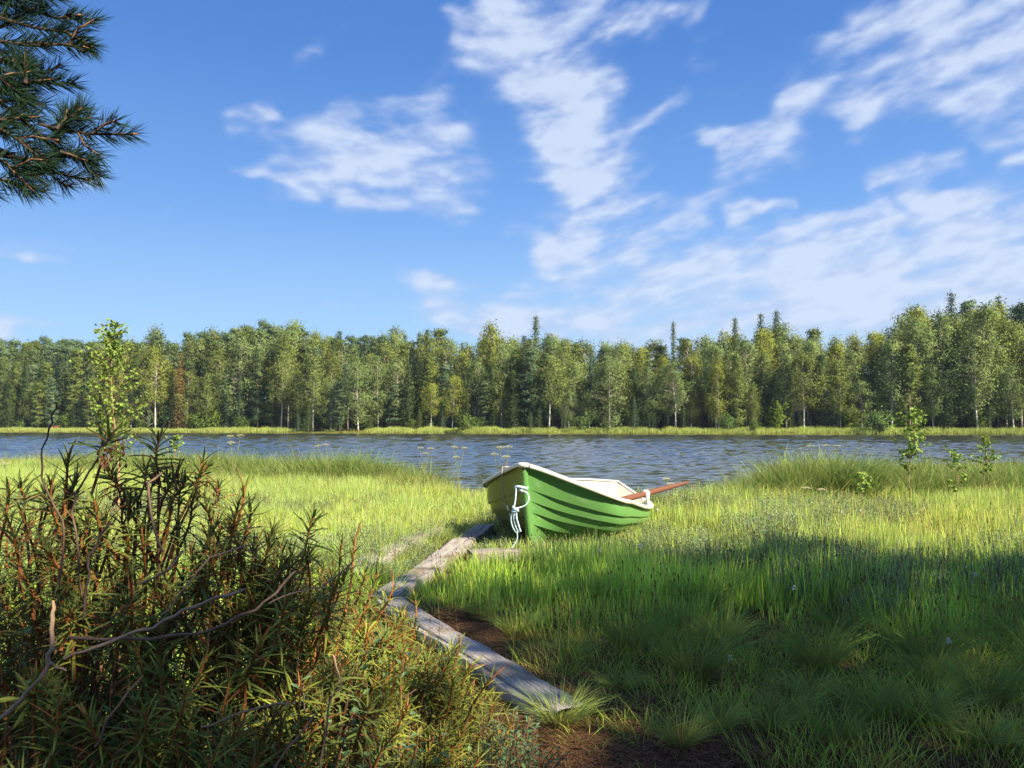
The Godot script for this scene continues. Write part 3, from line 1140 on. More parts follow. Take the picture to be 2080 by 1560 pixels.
	for k in 5:
		var a := rnd(0, TAU)
		var o := Vector3(cos(a), 0, sin(a))
		var d := (Vector3.UP + o * rnd(0.1, 0.6)).normalized()
		dry.blade(Vector3(rnd(-0.2, 0.2), 0, rnd(-0.2, 0.2)), d, d.cross(o.rotated(Vector3.UP, 0.8)).normalized(), rnd(0.35, 0.7), 0.0045, (o * rnd(0.5, 1.2) - Vector3.UP * rnd(0.4, 1.1)) * 0.35, lin(0.42, 0.38, 0.14), lin(0.62, 0.48, 0.20), 5)
	var heads := Shape.new()
	for k in 7:
		var p := Vector3(rnd(-0.25, 0.25), 0, rnd(-0.25, 0.25))
		var top := p + Vector3(rnd(-0.06, 0.06), rnd(0.18, 0.34), rnd(-0.06, 0.06))
		heads.tube([p, top], [0.0016, 0.0011], 3, lin(0.28, 0.30, 0.10), lin(0.34, 0.30, 0.12))
		heads.tube([top, top + Vector3(0.002, 0.012, 0), top + Vector3(0.006, 0.026, 0)], [0.0015, 0.0045, 0.001], 5, lin(0.22, 0.13, 0.06), lin(0.18, 0.11, 0.05))
	var dry_at := []
	var dry_t := []
	var head_at := []
	var head_t := []
	for k in 1300:
		var pz := -rnd(4.0, 18.0)
		var px := rnd(-0.62, 0.64) * -pz
		if pz - shore(px) < 0.2 or in_boat(px, pz) or path_distance(px, pz) < 0.12 or (px > -0.6 and px < 2.2 and pz > -11.5 and pz < -7.0):
			continue
		var tr := Transform3D(Basis(Vector3.UP, rnd(0, TAU)).scaled(Vector3.ONE * rnd(0.7, 1.1)), Vector3(px, land(px, pz), pz))
		if k % 3 != 0:
			if pz > -6.5:
				continue
			if px > 2.0 and pz < -9.0 or rng.randf() < 0.25:
				dry_at.push_back(tr)
				dry_t.push_back(Color(1, 1, 1) * rnd(0.7, 1.1))
		else:
			head_at.push_back(tr)
			head_t.push_back(Color(1, 1, 1) * rnd(0.7, 1.2))
	scatter("dry_stalks", "bent dry straw-coloured stalks lying over the green grass", dry.mesh(), M.grass, dry_at, dry_t, "grass")
	scatter("sedge_heads", "thin stalks with small brown sedge heads above the grass", heads.mesh(), M.grass, head_at, head_t, "sedge")
	# low blue-green heath plants
	rng.seed = 611
	var s := Shape.new()
	for k in 16:
		var p := Vector3(rnd(-0.12, 0.12), 0, rnd(-0.12, 0.12))
		var dir := Vector3(rnd(-0.25, 0.25), 1, rnd(-0.25, 0.25)).normalized()
		var h := rnd(0.12, 0.30)
		s.tube([p, p + dir * h], [0.002, 0.0012], 3, lin(0.2, 0.12, 0.07), lin(0.2, 0.16, 0.09))
		for j in 11:
			var a := j * 2.4
			var o := (Vector3(cos(a), 0, sin(a)) * rnd(0.5, 0.9) + Vector3.UP * rnd(0.6, 1.0)).normalized()
			var sd := o.cross(Vector3.UP).normalized()
			s.leaf(p + dir * h * (0.3 + 0.07 * j), o, sd, sd.cross(o), rnd(0.018, 0.032), 0.0075, lin(0.24, 0.35, 0.17), lin(0.29, 0.41, 0.20))
	scatter("blue_green_heath", "low blue-green narrow-leaved heath plants in patches among the grass", s.mesh(), M.leaf, blue, blue_t, "heath")


const BOAT_LONG := 3.422
var BOAT := Transform3D(Basis(Vector3.UP, -0.447) * Basis(Vector3.RIGHT, -0.051) * Basis(Vector3.BACK, -0.013), Vector3(0.084, 0.087, -7.817))
const AT := [0.0, 0.01, 0.02, 0.03, 0.04, 0.06, 0.08, 0.1, 0.12, 0.15, 0.18, 0.22, 0.27, 0.33, 0.4, 0.5, 0.6, 0.7, 0.8, 0.9, 1.0]
const HALF := [0.0, 0.034, 0.06, 0.088, 0.118, 0.19, 0.28, 0.39, 0.50, 0.635, 0.705, 0.735, 0.715, 0.675, 0.65, 0.63, 0.597, 0.53, 0.435, 0.319, 0.20]
const HIGH := [0.802, 0.796, 0.79, 0.783, 0.774, 0.751, 0.718, 0.677, 0.635, 0.579, 0.542, 0.518, 0.514, 0.516, 0.509, 0.493, 0.487, 0.488, 0.489, 0.486, 0.481]
const TWIST := [0.0, -0.004, -0.008, -0.011, -0.015, -0.021, -0.026, -0.029, -0.031, -0.034, -0.037, -0.041, -0.048, -0.061, -0.08, -0.107, -0.125, -0.132, -0.132, -0.126, -0.118]


func along(t: float, list: Array) -> float:
	for k in AT.size() - 1:
		if t <= AT[k + 1]:
			return lerpf(list[k], list[k + 1], clampf((t - AT[k]) / (AT[k + 1] - AT[k]), 0.0, 1.0))
	return list[AT.size() - 1]


func rim_half(t: float) -> float:
	return along(clampf(t, 0.0, 1.0), HALF)


# a point of the hull: t from bow to stern, v from keel to rim, side +1 port, -1 starboard
func hull(t: float, v: float, side: float, inset := 0.0) -> Vector3:
	var te := clampf(t - 0.055 * (1.0 - v) * (1.0 - 0.4 * t), 0.0, 1.0)
	var e := lerpf(1.15, 3.3, smoothstep(0.01, 0.22, t))
	var w := maxf(along(te, HALF) * (1.0 - pow(maxf(0.0, 1.0 - v), e)), 0.016) - inset
	var p := lerpf(1.0, 1.3, smoothstep(0.02, 0.35, t))
	var y := (along(t, HIGH) + along(t, TWIST) * side * v) * pow(v, p)
	var s := BOAT_LONG * t + 0.22 * pow(maxf(0.0, 1.0 - v), 1.5) * pow(maxf(0.0, 1.0 - t), 4.0)
	return Vector3(side * maxf(w, 0.002), y + inset * (1.0 - v), -s)


func stations() -> PackedFloat32Array:
	var out := PackedFloat32Array()
	for k in 46:
		out.push_back(pow(k / 45.0, 1.7))
	return out


func boat() -> void:
	var b := thing("rowing_boat", "green rowing boat with a white rim pulled up on the grass beside the planks", "boat")
	b.transform = BOAT
	var green := lin(0.11, 0.262, 0.074)
	var ts := stations()
	var edges := [0.0, 0.29, 0.44, 0.575, 0.715, 0.985]
	var speck := FastNoiseLite.new()
	speck.frequency = 7.0
	speck.seed = 3
	for side in [1.0, -1.0]:
		for k in 5:
			var s := Shape.new()
			var pts := PackedVector3Array()
			var cols := PackedColorArray()
			for t in ts:
				var deep := 0.0 if k == 0 else 0.022 * smoothstep(0.015, 0.10, t) * lerpf(1.0, 0.55, smoothstep(0.3, 1.0, t))
				for u in 8:
					var f := maxf(0.0, u - 1) / 6.0
					var v: float = lerpf(edges[k], edges[k + 1], f)
					var p := hull(t, v, side)
					var q := hull(t + 0.01, v, side)
					var r := hull(t, v + 0.02, side)
					var n: Vector3 = (q - p).cross(r - p).normalized() * side
					if n.x * side < 0.0:
						n = -n
					var off := deep * (1.0 - f) if u > 0 else -0.004
					pts.push_back(p + n * off)
					var c := green * (1.0 + 0.10 * speck.get_noise_3d(p.x * side + 3.0, p.y, p.z))
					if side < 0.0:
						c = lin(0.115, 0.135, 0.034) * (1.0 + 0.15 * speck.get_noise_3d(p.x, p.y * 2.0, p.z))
					var dirt := clampf(0.34 - v * 1.1 + speck.get_noise_3d(p.x * 0.7, p.y * 1.5, p.z * 0.7) * 0.55, 0.0, 0.6)
					c = c.lerp(lin(0.06, 0.075, 0.03), dirt)
					if speck.get_noise_3d(p.x * 4.0, p.y * 9.0, p.z * 1.2) > 0.42:
						c = c.lerp(lin(0.30, 0.40, 0.24), 0.35)
					cols.push_back(c)
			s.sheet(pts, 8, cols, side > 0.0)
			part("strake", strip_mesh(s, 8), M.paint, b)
	# flat stem band
	var st := Shape.new()
	var rows := PackedVector3Array()
	var rc := PackedColorArray()
	for k in 15:
		var v := k / 14.0 * 0.93
		var p := hull(0.0, v, 1.0)
		var w := 0.030
		rows.append_array(PackedVector3Array([Vector3(-w, p.y, p.z - 0.03), Vector3(-w * 0.7, p.y, p.z + 0.012), Vector3(w * 0.7, p.y, p.z + 0.012), Vector3(w, p.y, p.z - 0.03)]))
		for j in 4:
			rc.push_back(green * 1.05)
	st.sheet(rows, 4, rc, true)
	part("stem", st.mesh(true), M.paint, b)
	var keel := Shape.new()
	var kp := []
	var kr := []
	for k in 20:
		var t := k / 19.0
		kp.push_back(Vector3(0, 0.0, -0.22 * pow(1.0 - t, 4.0) - BOAT_LONG * t))
		kr.push_back(0.03)
	keel.tube(kp, kr, 6, green * 0.9, green * 0.9)
	part("keel", keel.mesh(true), M.paint, b)
	# white inside
	var cream := lin(0.60, 0.585, 0.54)
	for side in [1.0, -1.0]:
		var s := Shape.new()
		var pts := PackedVector3Array()
		var cols := PackedColorArray()
		for k in ts.size():
			var t := clampf(ts[k], 0.012, 0.992)
			for u in 9:
				pts.push_back(hull(t, maxf(0.05, u / 8.0 * 0.99), side, 0.018))
				cols.push_back(cream * (1.0 + 0.05 * speck.get_noise_3d(t * 3.0, u * 0.2, side)))
		s.sheet(pts, 9, cols, side < 0.0)
		part("inner_side", s.mesh(true), M.liner, b)
	# transom, outside green and inside white
	for layer in 2:
		var s := Shape.new()
		var pts := PackedVector3Array()
		var cols := PackedColorArray()
		for u in 9:
			var v := maxf(0.02, u / 8.0 * 0.985)
			for x in 7:
				var f := x / 6.0
				var p := hull(1.0 if layer == 0 else 0.990, v, 1.0, 0.0 if layer == 0 else 0.016)
				var q := hull(1.0 if layer == 0 else 0.990, v, -1.0, 0.0 if layer == 0 else 0.016)
				pts.push_back(q.lerp(p, f))
				cols.push_back(green if layer == 0 else cream)
		s.sheet(pts, 7, cols, layer == 1)
		part("transom" if layer == 0 else "inner_transom", s.mesh(true), M.paint if layer == 0 else M.liner, b)
	# thwarts and the small foredeck
	for e in [[0.34, 0.08], [0.60, 0.075], [0.86, 0.13]]:
		var s := Shape.new()
		var pts := PackedVector3Array()
		var cols := PackedColorArray()
		for r in [0, 1, 2, 3]:
			var t: float = e[0] + (e[1] if r in [1, 2] else 0.0)
			for x in 7:
				var f := x / 6.0 * 2.0 - 1.0
				var edge := hull(t, 0.62, signf(f) if f != 0.0 else 1.0, 0.02)
				pts.push_back(Vector3(absf(edge.x) * f, 0.26 - (0.035 if r in [2, 3] else 0.0), edge.z))
				cols.push_back(cream * 0.95)
		s.sheet(pts, 7, cols, true)
		part("thwart", s.mesh(), M.liner, b)
	# rim: a rolled edge right round
	var path := []
	for k in range(ts.size() - 1, -1, -1):
		path.push_back([ts[k], 1.0])
	for k in range(1, ts.size()):
		path.push_back([ts[k], -1.0])
	for k in range(1, 6):
		path.push_back([1.0, -1.0 + 2.0 * k / 6.0])
	var n := path.size()
	var pos := []
	for q in path:
		if absf(q[1]) == 1.0:
			pos.push_back(hull(q[0], 1.0, q[1]))
		else:
			var p := hull(1.0, 1.0, 1.0)
			var w := hull(1.0, 1.0, -1.0)
			var f: float = q[1] * 0.5 + 0.5
			pos.push_back(w.lerp(p, f) - Vector3(0, 0.0, 0))
	var prof := [Vector2(-0.026, -0.010), Vector2(-0.026, 0.008), Vector2(-0.012, 0.016), Vector2(0.022, 0.017), Vector2(0.044, 0.009), Vector2(0.052, -0.006), Vector2(0.050, -0.022), Vector2(0.042, -0.030), Vector2(0.034, -0.024), Vector2(0.028, -0.010), Vector2(0.0, -0.012)]
	var rim := Shape.new()
	var rp := PackedVector3Array()
	var rcol := PackedColorArray()
	for k in n + 1:
		var i := k % n
		var d: Vector3 = (pos[(i + 1) % n] - pos[(i - 1 + n) % n])
		var out := Vector3(d.z, 0, -d.x).normalized()
		if out.dot(pos[i] - Vector3(0, 0.5, -1.6)) < 0.0:
			out = -out
		for q in prof:
			rp.push_back(pos[i] + out * q.x + Vector3.UP * q.y)
			var stain := clampf(speck.get_noise_3d(pos[i].x * 1.5, q.y * 6.0, pos[i].z * 1.5) * 1.6 - 0.35, 0.0, 1.0)
			rcol.push_back(lin(0.54, 0.52, 0.46).lerp(lin(0.30, 0.34, 0.12), stain * (0.7 if q.x > 0.0 else 0.2)))
	rim.sheet(rp, prof.size(), rcol, false, true)
	part("gunwale", rim.mesh(true), M.liner, b)
	# bow eye and the oarlock on the far end of the port rim
	var eye := Shape.new()
	var ep := []
	for k in 13:
		var a := TAU * k / 12.0
		ep.push_back(Vector3(0.0, 0.56 + sin(a) * 0.022, 0.045 + cos(a) * 0.028))
	eye.tube(ep, range(13).map(func(_i): return 0.007), 6, lin(0.4, 0.4, 0.42), lin(0.4, 0.4, 0.42))
	part("bow_eye", eye.mesh(true), M.rope, b)
	var lock := Shape.new()
	var lp := hull(0.74, 1.0, 1.0) + Vector3(-0.02, 0.03, 0)
	lock.tube([lp - Vector3(0, 0.02, 0), lp + Vector3(0, 0.05, 0)], [0.022, 0.018], 8, lin(0.62, 0.6, 0.55), lin(0.62, 0.6, 0.55))
	for sgn in [-1.0, 1.0]:
		lock.tube([lp + Vector3(0, 0.04, 0), lp + Vector3(0, 0.055, 0.04 * sgn), lp + Vector3(0, 0.12, 0.045 * sgn)], [0.012, 0.012, 0.009], 6, lin(0.66, 0.64, 0.6), lin(0.66, 0.64, 0.6))
	part("oarlock", lock.mesh(true), M.rope, b)


func strip_mesh(s: Shape, cols: int) -> ArrayMesh:
	# smooth along the strake, but with a sharp lower edge: the lip keeps its own vertices
	var t := Shape.new()
	var rows := s.v.size() / cols
	var up := PackedVector3Array()
	var uc := PackedColorArray()
	var lip := PackedVector3Array()
	var lc := PackedColorArray()
	for r in rows:
		for k in range(1, cols):
			up.push_back(s.v[r * cols + k])
			uc.push_back(s.c[r * cols + k])
		for k in 2:
			lip.push_back(s.v[r * cols + k])
			lc.push_back(s.c[r * cols + k])
	var flip := s.ix[1] != 1
	t.sheet(up, cols - 1, uc, flip)
	t.sheet(lip, 2, lc, flip)
	return t.mesh(true)


func oar_and_ropes() -> void:
	rng.seed = 88
	var oar := thing("oar", "reddish-brown wooden oar sticking out over the stern of the boat", "oar")
	var tip := Vector3(2.33, 0.508, -10.95)
	var d := (Vector3(1.301, 0.366, -9.9) - tip).normalized()
	var s := Shape.new()
	var red := lin(0.165, 0.072, 0.047)
	s.tube([tip, tip + d * 0.06, tip + d * 0.3, tip + d * 0.75, tip + d * 1.5, tip + d * 1.95], [0.012, 0.020, 0.026, 0.036, 0.038, 0.03], 9, red * 0.9, red, 0.03, rng)
	part("shaft", s.mesh(true), M.wood, oar)
	var bl := Shape.new()
	var e0 := tip + d * 1.93
	var side := d.cross(Vector3.UP).normalized()
	bl.tube([e0, e0 + d * 0.3], [0.03, 0.012], 6, red, red)
	bl.quad(e0 - side * 0.02, e0 + side * 0.02, e0 + d * 0.45 + side * 0.055, e0 + d * 0.45 - side * 0.055, red)
	part("blade", bl.mesh(), M.wood, oar)
	var col := Shape.new()
	var cp := tip + d * 0.98
	col.tube([cp - d * 0.03, cp + d * 0.035], [0.048, 0.048], 10, lin(0.6, 0.58, 0.52), lin(0.6, 0.58, 0.52))
	part("collar", col.mesh(true), M.rope, oar)
	# pale blue mooring rope on the bow
	var r := thing("mooring_rope", "pale blue rope looped and knotted on the boat's bow", "rope")
	r.transform = BOAT
	var blue := lin(0.52, 0.66, 0.72)
	var up := func(pts: Array, thick: float, called: String) -> void:
		var sh := Shape.new()
		var dense := []
		var rad := []
		for k in pts.size() - 1:
			for j in 5:
				var f := j / 5.0
				var a: Vector3 = pts[maxi(k - 1, 0)]
				var b: Vector3 = pts[k]
				var c: Vector3 = pts[k + 1]
				var e: Vector3 = pts[mini(k + 2, pts.size() - 1)]
				dense.push_back(b.cubic_interpolate(c, a, e, f))
				rad.push_back(thick * 0.62 * (1.0 + 0.16 * ((k * 5 + j) % 2)))
		dense.push_back(pts[pts.size() - 1])
		rad.push_back(thick)
		sh.tube(dense, rad, 6, blue, blue * 1.05, 0.1, rng)
		part(called, sh.mesh(true), M.rope, r)
	# the hank: bar through the eye, straight part, round loop, knot, folded bundle, tail
	up.call([Vector3(-0.05, 0.585, 0.062), Vector3(0.0, 0.59, 0.075), Vector3(0.075, 0.575, 0.055)], 0.020, "turn")
	up.call([Vector3(-0.035, 0.58, 0.075), Vector3(-0.035, 0.47, 0.085), Vector3(-0.045, 0.40, 0.09)], 0.011, "strand")
	up.call([Vector3(0.01, 0.56, 0.08), Vector3(0.07, 0.535, 0.06), Vector3(0.085, 0.48, 0.05), Vector3(0.055, 0.42, 0.06), Vector3(-0.02, 0.39, 0.09)], 0.011, "loop")
	up.call([Vector3(-0.06, 0.405, 0.08), Vector3(-0.03, 0.385, 0.105), Vector3(0.0, 0.37, 0.09), Vector3(-0.05, 0.36, 0.10), Vector3(-0.055, 0.385, 0.07)], 0.018, "knot")
	for k in 3:
		var o := (k - 1) * 0.028
		up.call([Vector3(-0.03 + o * 0.4, 0.37, 0.09), Vector3(-0.045 + o, 0.30, 0.085), Vector3(-0.035 + o, 0.21, 0.06 - 0.01 * k), Vector3(-0.02 + o * 0.6, 0.155 + 0.01 * k, 0.02)], 0.013, "strand")
	up.call([Vector3(-0.03, 0.17, 0.04), Vector3(-0.03, 0.10, 0.03), Vector3(-0.06, 0.02, 0.08), Vector3(-0.09, -0.02, 0.12)], 0.008, "tail")
	# thin cord hanging over the starboard rim
	var c := thing("hanging_cord", "thin grey cord with a white end hanging over the shaded side of the bow", "cord")
	c.transform = BOAT
	var sh := Shape.new()
	var p0 := hull(0.085, 1.0, -1.0)
	var pts := [p0 + Vector3(0.08, 0.0, -0.1), p0 + Vector3(0, 0.036, 0.0), p0 + Vector3(-0.035, 0.03, 0.05), p0 + Vector3(-0.04, -0.10, 0.05), p0 + Vector3(-0.005, -0.26, 0.055), p0 + Vector3(0.03, -0.34, 0.05)]
	sh.tube(pts, [0.005, 0.006, 0.006, 0.006, 0.006, 0.006], 6, lin(0.42, 0.36, 0.28), lin(0.2, 0.19, 0.17))
	part("cord", sh.mesh(true), M.rope, c)
	var w := Shape.new()
	w.tube([p0 + Vector3(0.03, -0.34, 0.05), p0 + Vector3(0.045, -0.39, 0.045)], [0.008, 0.008], 6, lin(0.75, 0.73, 0.66), lin(0.75, 0.73, 0.66))
	w.tube([p0 + Vector3(0.06, -0.42, 0.04), p0 + Vector3(0.085, -0.48, 0.035)], [0.008, 0.007], 6, lin(0.75, 0.73, 0.66), lin(0.75, 0.73, 0.66))
	part("white_end", w.mesh(true), M.rope, c)


func plank_material() -> void:
	var g := Gradient.new()
	g.offsets = PackedFloat32Array([0.0, 0.3, 0.5, 0.75, 1.0])
	g.colors = PackedColorArray([Color(0.30, 0.28, 0.27), Color(0.53, 0.51, 0.50), Color(0.62, 0.60, 0.59), Color(0.68, 0.66, 0.65), Color(0.76, 0.74, 0.72)])
	var t := noise_tex(0.03, 1024, 6, false, 1.0, 51)
	t.color_ramp = g
	var m := matte(0.9, 0.0, 0.25)
	m.albedo_texture = t
	m.uv1_scale = Vector3(0.9, 0.10, 1)
	m.normal_enabled = true
	m.normal_texture = noise_tex(0.03, 1024, 6, true, 5.0, 51)
	M.plank = m


func plank(label: String, a: Vector2, b: Vector2, wide: float, top: float, tall: float, sd: int, crack := 0.0, tint := Color(1, 1, 1)) -> void:
	rng.seed = 60 + sd
	var o := thing("walkway_plank", label, "plank", Vector3(a.x, land(a.x, a.y), a.y), "planks of the path to the boat")
	var dir := Vector3(b.x - a.x, 0, b.y - a.y)
	var long := dir.length()
	dir /= long
	var side := dir.cross(Vector3.UP)
	var base := o.position
	# two boards sawn from one log, split by a crack; edges wander
	var parts := [[-0.5, crack - 0.012], [crack + 0.012, 0.5]] if crack != 0.0 else [[-0.5, 0.5]]
	for q in parts.size():
		var s := Shape.new()
		var uv := PackedVector2Array()
		var pts := PackedVector3Array()
		var cols := PackedColorArray()
		var rows := int(long / 0.06) + 2
		var off := rnd(0, 10)
		for r in rows:
			var t := float(r) / (rows - 1)
			var l: float = parts[q][0] + (noise.get_noise_2d(t * long * 7.0 + off, 1.0 + sd) * 0.04 + fine.get_noise_2d(t * long * 9.0, sd) * 0.05 if parts[q][0] == -0.5 else noise.get_noise_2d(t * long * 5.0, sd * 3.0) * 0.03)
			var h: float = parts[q][1] + (noise.get_noise_2d(t * long * 7.0 + off + 40.0, 5.0 + sd) * 0.04 + fine.get_noise_2d(t * long * 9.0 + 50.0, sd) * 0.05 if parts[q][1] == 0.5 else noise.get_noise_2d(t * long * 5.0, sd * 3.0) * 0.03)
			var along_ := t * long + (fine.get_noise_2d(q * 5.0, sd) * 0.05 if r == 0 or r == rows - 1 else 0.0)
			for k in 10:
				var f := clampf((k - 1) / 7.0, 0.0, 1.0)
				var x := lerpf(l, h, f) * wide
				var p := base + dir * along_ + side * x
				var y := land(a.x, a.y) * 0.3 + land(p.x, p.z) * 0.7 + top + noise.get_noise_2d(t * long * 3.0, sd * 9.0) * 0.012
				y += fine.get_noise_2d(x * 30.0, t * long * 2.0 + sd) * 0.006 - (0.008 if f == 0.0 or f == 1.0 else 0.0) + (q * 0.006)
				if k == 0 or k == 9:
					y -= tall
				pts.push_back(Vector3(p.x, y, p.z) - base)
				uv.push_back(Vector2(x / 0.25 + (0.3 if k == 0 or k == 9 else 0.0) + q * 0.37, t * long + sd * 3.0))
				var c := tint * (1.0 + 0.18 * noise.get_noise_2d(p.x * 9.0, p.z * 9.0))
				if fine.get_noise_2d(p.x * 1.6, p.z * 1.6 + sd) > 0.38:
					c = c * Color(0.75, 0.66, 0.55)
				cols.push_back(c)
		s.sheet(pts, 10, cols, false)
		part("board", s.mesh(true, uv), M.plank, o)


func boardwalk() -> void:
	plank_material()
	plank("long grey plank in the shade, nearest part of the path", Vector2(0.22, -3.38), Vector2(-0.86, -5.62), 0.20, 0.05, 0.07, 1, -0.30, Color(1.05, 1.04, 1.0))
	plank("grey plank with a long crack leading from the bend towards the boat", Vector2(-0.87, -5.48), Vector2(-0.30, -9.5), 0.225, 0.06, 0.08, 2, 0.16, Color(0.95, 0.93, 0.90))
	plank("half overgrown plank beside the path on the left", Vector2(-1.27, -6.3), Vector2(-0.84, -8.9), 0.21, 0.10, 0.12, 3, 0.0, Color(0.80, 0.75, 0.73))
	plank("short weathered board lying across in the grass before the bow", Vector2(-0.38, -7.22), Vector2(0.03, -7.34), 0.20, 0.10, 0.10, 4, 0.0, Color(0.85, 0.80, 0.76))
	plank("narrow rotten strip of board along the near plank's edge", Vector2(-0.14, -4.12), Vector2(-0.62, -5.1), 0.07, 0.012, 0.05, 5, 0.0, Color(0.8, 0.78, 0.78))


func tussock_mesh(sd: int, n: int, long: float, spread: float, tip: Color) -> Array:
	rng.seed = 4000 + sd
	var s := Shape.new()
	for k in n:
		var a := rnd(0, TAU)
		var r := 0.07 * sqrt(rnd(0, 1))
		var out := Vector3(cos(a), 0, sin(a))
		var dir := (Vector3.UP + out * spread * pow(rnd(0, 1), 0.7)).normalized()
		var l := long * rnd(0.5, 1.1)
		var side := dir.cross(out.rotated(Vector3.UP, rnd(0.5, 2.0))).normalized()
		s.blade(out * r, dir, side, l, 0.0030 * rnd(0.7, 1.2), (out * 0.55 - Vector3.UP * 0.75) * l * rnd(0.15, 0.55), lin(0.22, 0.21, 0.06), tip * rnd(0.75, 1.25), 5)
	var straw := Shape.new()
	for k in n / 3:
		var a := rnd(0, TAU)
		var out := Vector3(cos(a), 0, sin(a))
		var dir := (Vector3.UP * rnd(0.1, 0.9) + out).normalized()
		straw.blade(out * 0.05, dir, dir.cross(Vector3.UP).normalized(), long * rnd(0.2, 0.5), 0.004, Vector3(0, -0.12, 0) * rnd(0.3, 1.0), lin(0.22, 0.12, 0.05), lin(0.38, 0.25, 0.12), 3)
	return [s.mesh(), straw.mesh()]


func tussocks() -> void:
	var v := []
	for k in 4:
		v.push_back(tussock_mesh(k, 300, [0.40, 0.46, 0.34, 0.30][k], [0.85, 0.75, 1.0, 1.1][k], [lin(0.20, 0.38, 0.07), lin(0.17, 0.34, 0.065), lin(0.27, 0.42, 0.10), lin(0.36, 0.52, 0.13)][k]))
	rng.seed = 12
	for e in [[0.19, -3.36, 3, 0.8, "light green tussock growing over the near end of the plank path"],
			[1.50, -4.12, 0, 1.0, "spreading grass tussock with a straw-coloured foot in the middle of the shaded grass"],
			[0.85, -3.95, 1, 1.0, "upright dark tussock with an orange foot right of the near plank"],
			[2.08, -4.20, 0, 1.1, "broad dark tussock right of the one with the straw-coloured foot"],
			[1.62, -3.35, 2, 0.85, "tussock with dry blades at the lower edge, right of the bare peat"],
			[0.80, -3.27, 3, 0.55, "small bright tussock beside the grey root on the bare peat"],
			[1.12, -3.42, 2, 0.75, "pale drooping tussock on the edge of the bare peat"],
			[2.0, -3.55, 1, 0.8, "tussock with dry stalks near the lower right"],
			[2.55, -4.0, 1, 1.05, "dark tussock at the right-hand edge of the shaded grass"],
			[0.62, -4.45, 1, 0.9, "slender tussock halfway up the right side of the near plank"],
			[-0.42, -6.75, 3, 0.6, "small sunlit tussock between the cracked plank and the board under the bow"],
			[0.12, -7.62, 3, 0.6, "tussock standing right in front of the boat's bow"],
			[0.42, -7.5, 2, 0.6, "tussock against the green side of the bow"],
			[-0.72, -8.4, 3, 0.9, "leaning tussock on the far side of the cracked plank"],
			[2.35, -3.2, 2, 0.7, "low tussock in the lower right corner"],
			[0.55, -5.5, 0, 0.9, "thin tussock in the shade between plank and meadow"],
			[-0.2, -5.2, 2, 0.6, "low tussock on the peat beside the bend of the path"],
			[3.0, -5.0, 0, 1.0, "dark tussock far right where the shade ends"],
			[1.2, -5.3, 1, 0.9, "upright tussock in the middle of the shaded meadow"],
			[1.15, -4.6, 2, 0.9, "drooping tussock behind and left of the one with the straw-coloured foot"],
			[1.85, -4.75, 1, 0.9, "thin tussock behind the broad dark tussock"],
			[0.48, -3.75, 2, 0.6, "small drooping tussock close to the right edge of the near plank"],
			[1.32, -3.72, 3, 0.6, "short pale tussock in front of the one with the straw-coloured foot"],
			[1.95, -3.9, 2, 0.8, "drooping tussock in front of the broad dark one"],
			[2.75, -4.6, 0, 0.9, "spreading tussock at the far right edge behind its dark neighbour"],
			[0.95, -4.9, 0, 0.8, "spreading tussock in the shade behind the upright one"],
			[1.75, -3.12, 3, 0.7, "pale tussock cut by the lower edge on the right"],
			[1.2, -3.1, 1, 0.55, "dark tussock cut by the lower edge, right of the peat"],
			[2.35, -3.6, 0, 0.75, "spreading tussock near the lower right corner"],
			[0.62, -3.10, 2, 0.6, "low drooping tussock cut by the lower edge behind the grey root"],
			[1.0, -3.28, 3, 0.6, "light tussock on the right end of the bare peat"],
			[0.30, -4.3, 2, 0.6, "low drooping tussock at the right side of the near plank's middle"],
			[0.02, -4.75, 1, 0.7, "upright tussock on the right side of the near plank, past its middle"],
			[1.45, -3.4, 1, 0.65, "dark upright tussock between two paler ones at the lower edge"]]:
		var o := thing("grass_tussock", e[4], "grass tussock", Vector3(e[0], land(e[0], e[1]), e[1]), "grass tussocks on the near ground")
		o.basis = Basis(Vector3.UP, rnd(0, TAU)).scaled(Vector3.ONE * e[3])
		part("blades", v[e[2]][0], M.grass, o).set_meta("kind", "stuff")
		part("straw", v[e[2]][1], M.grass, o).set_meta("kind", "stuff")


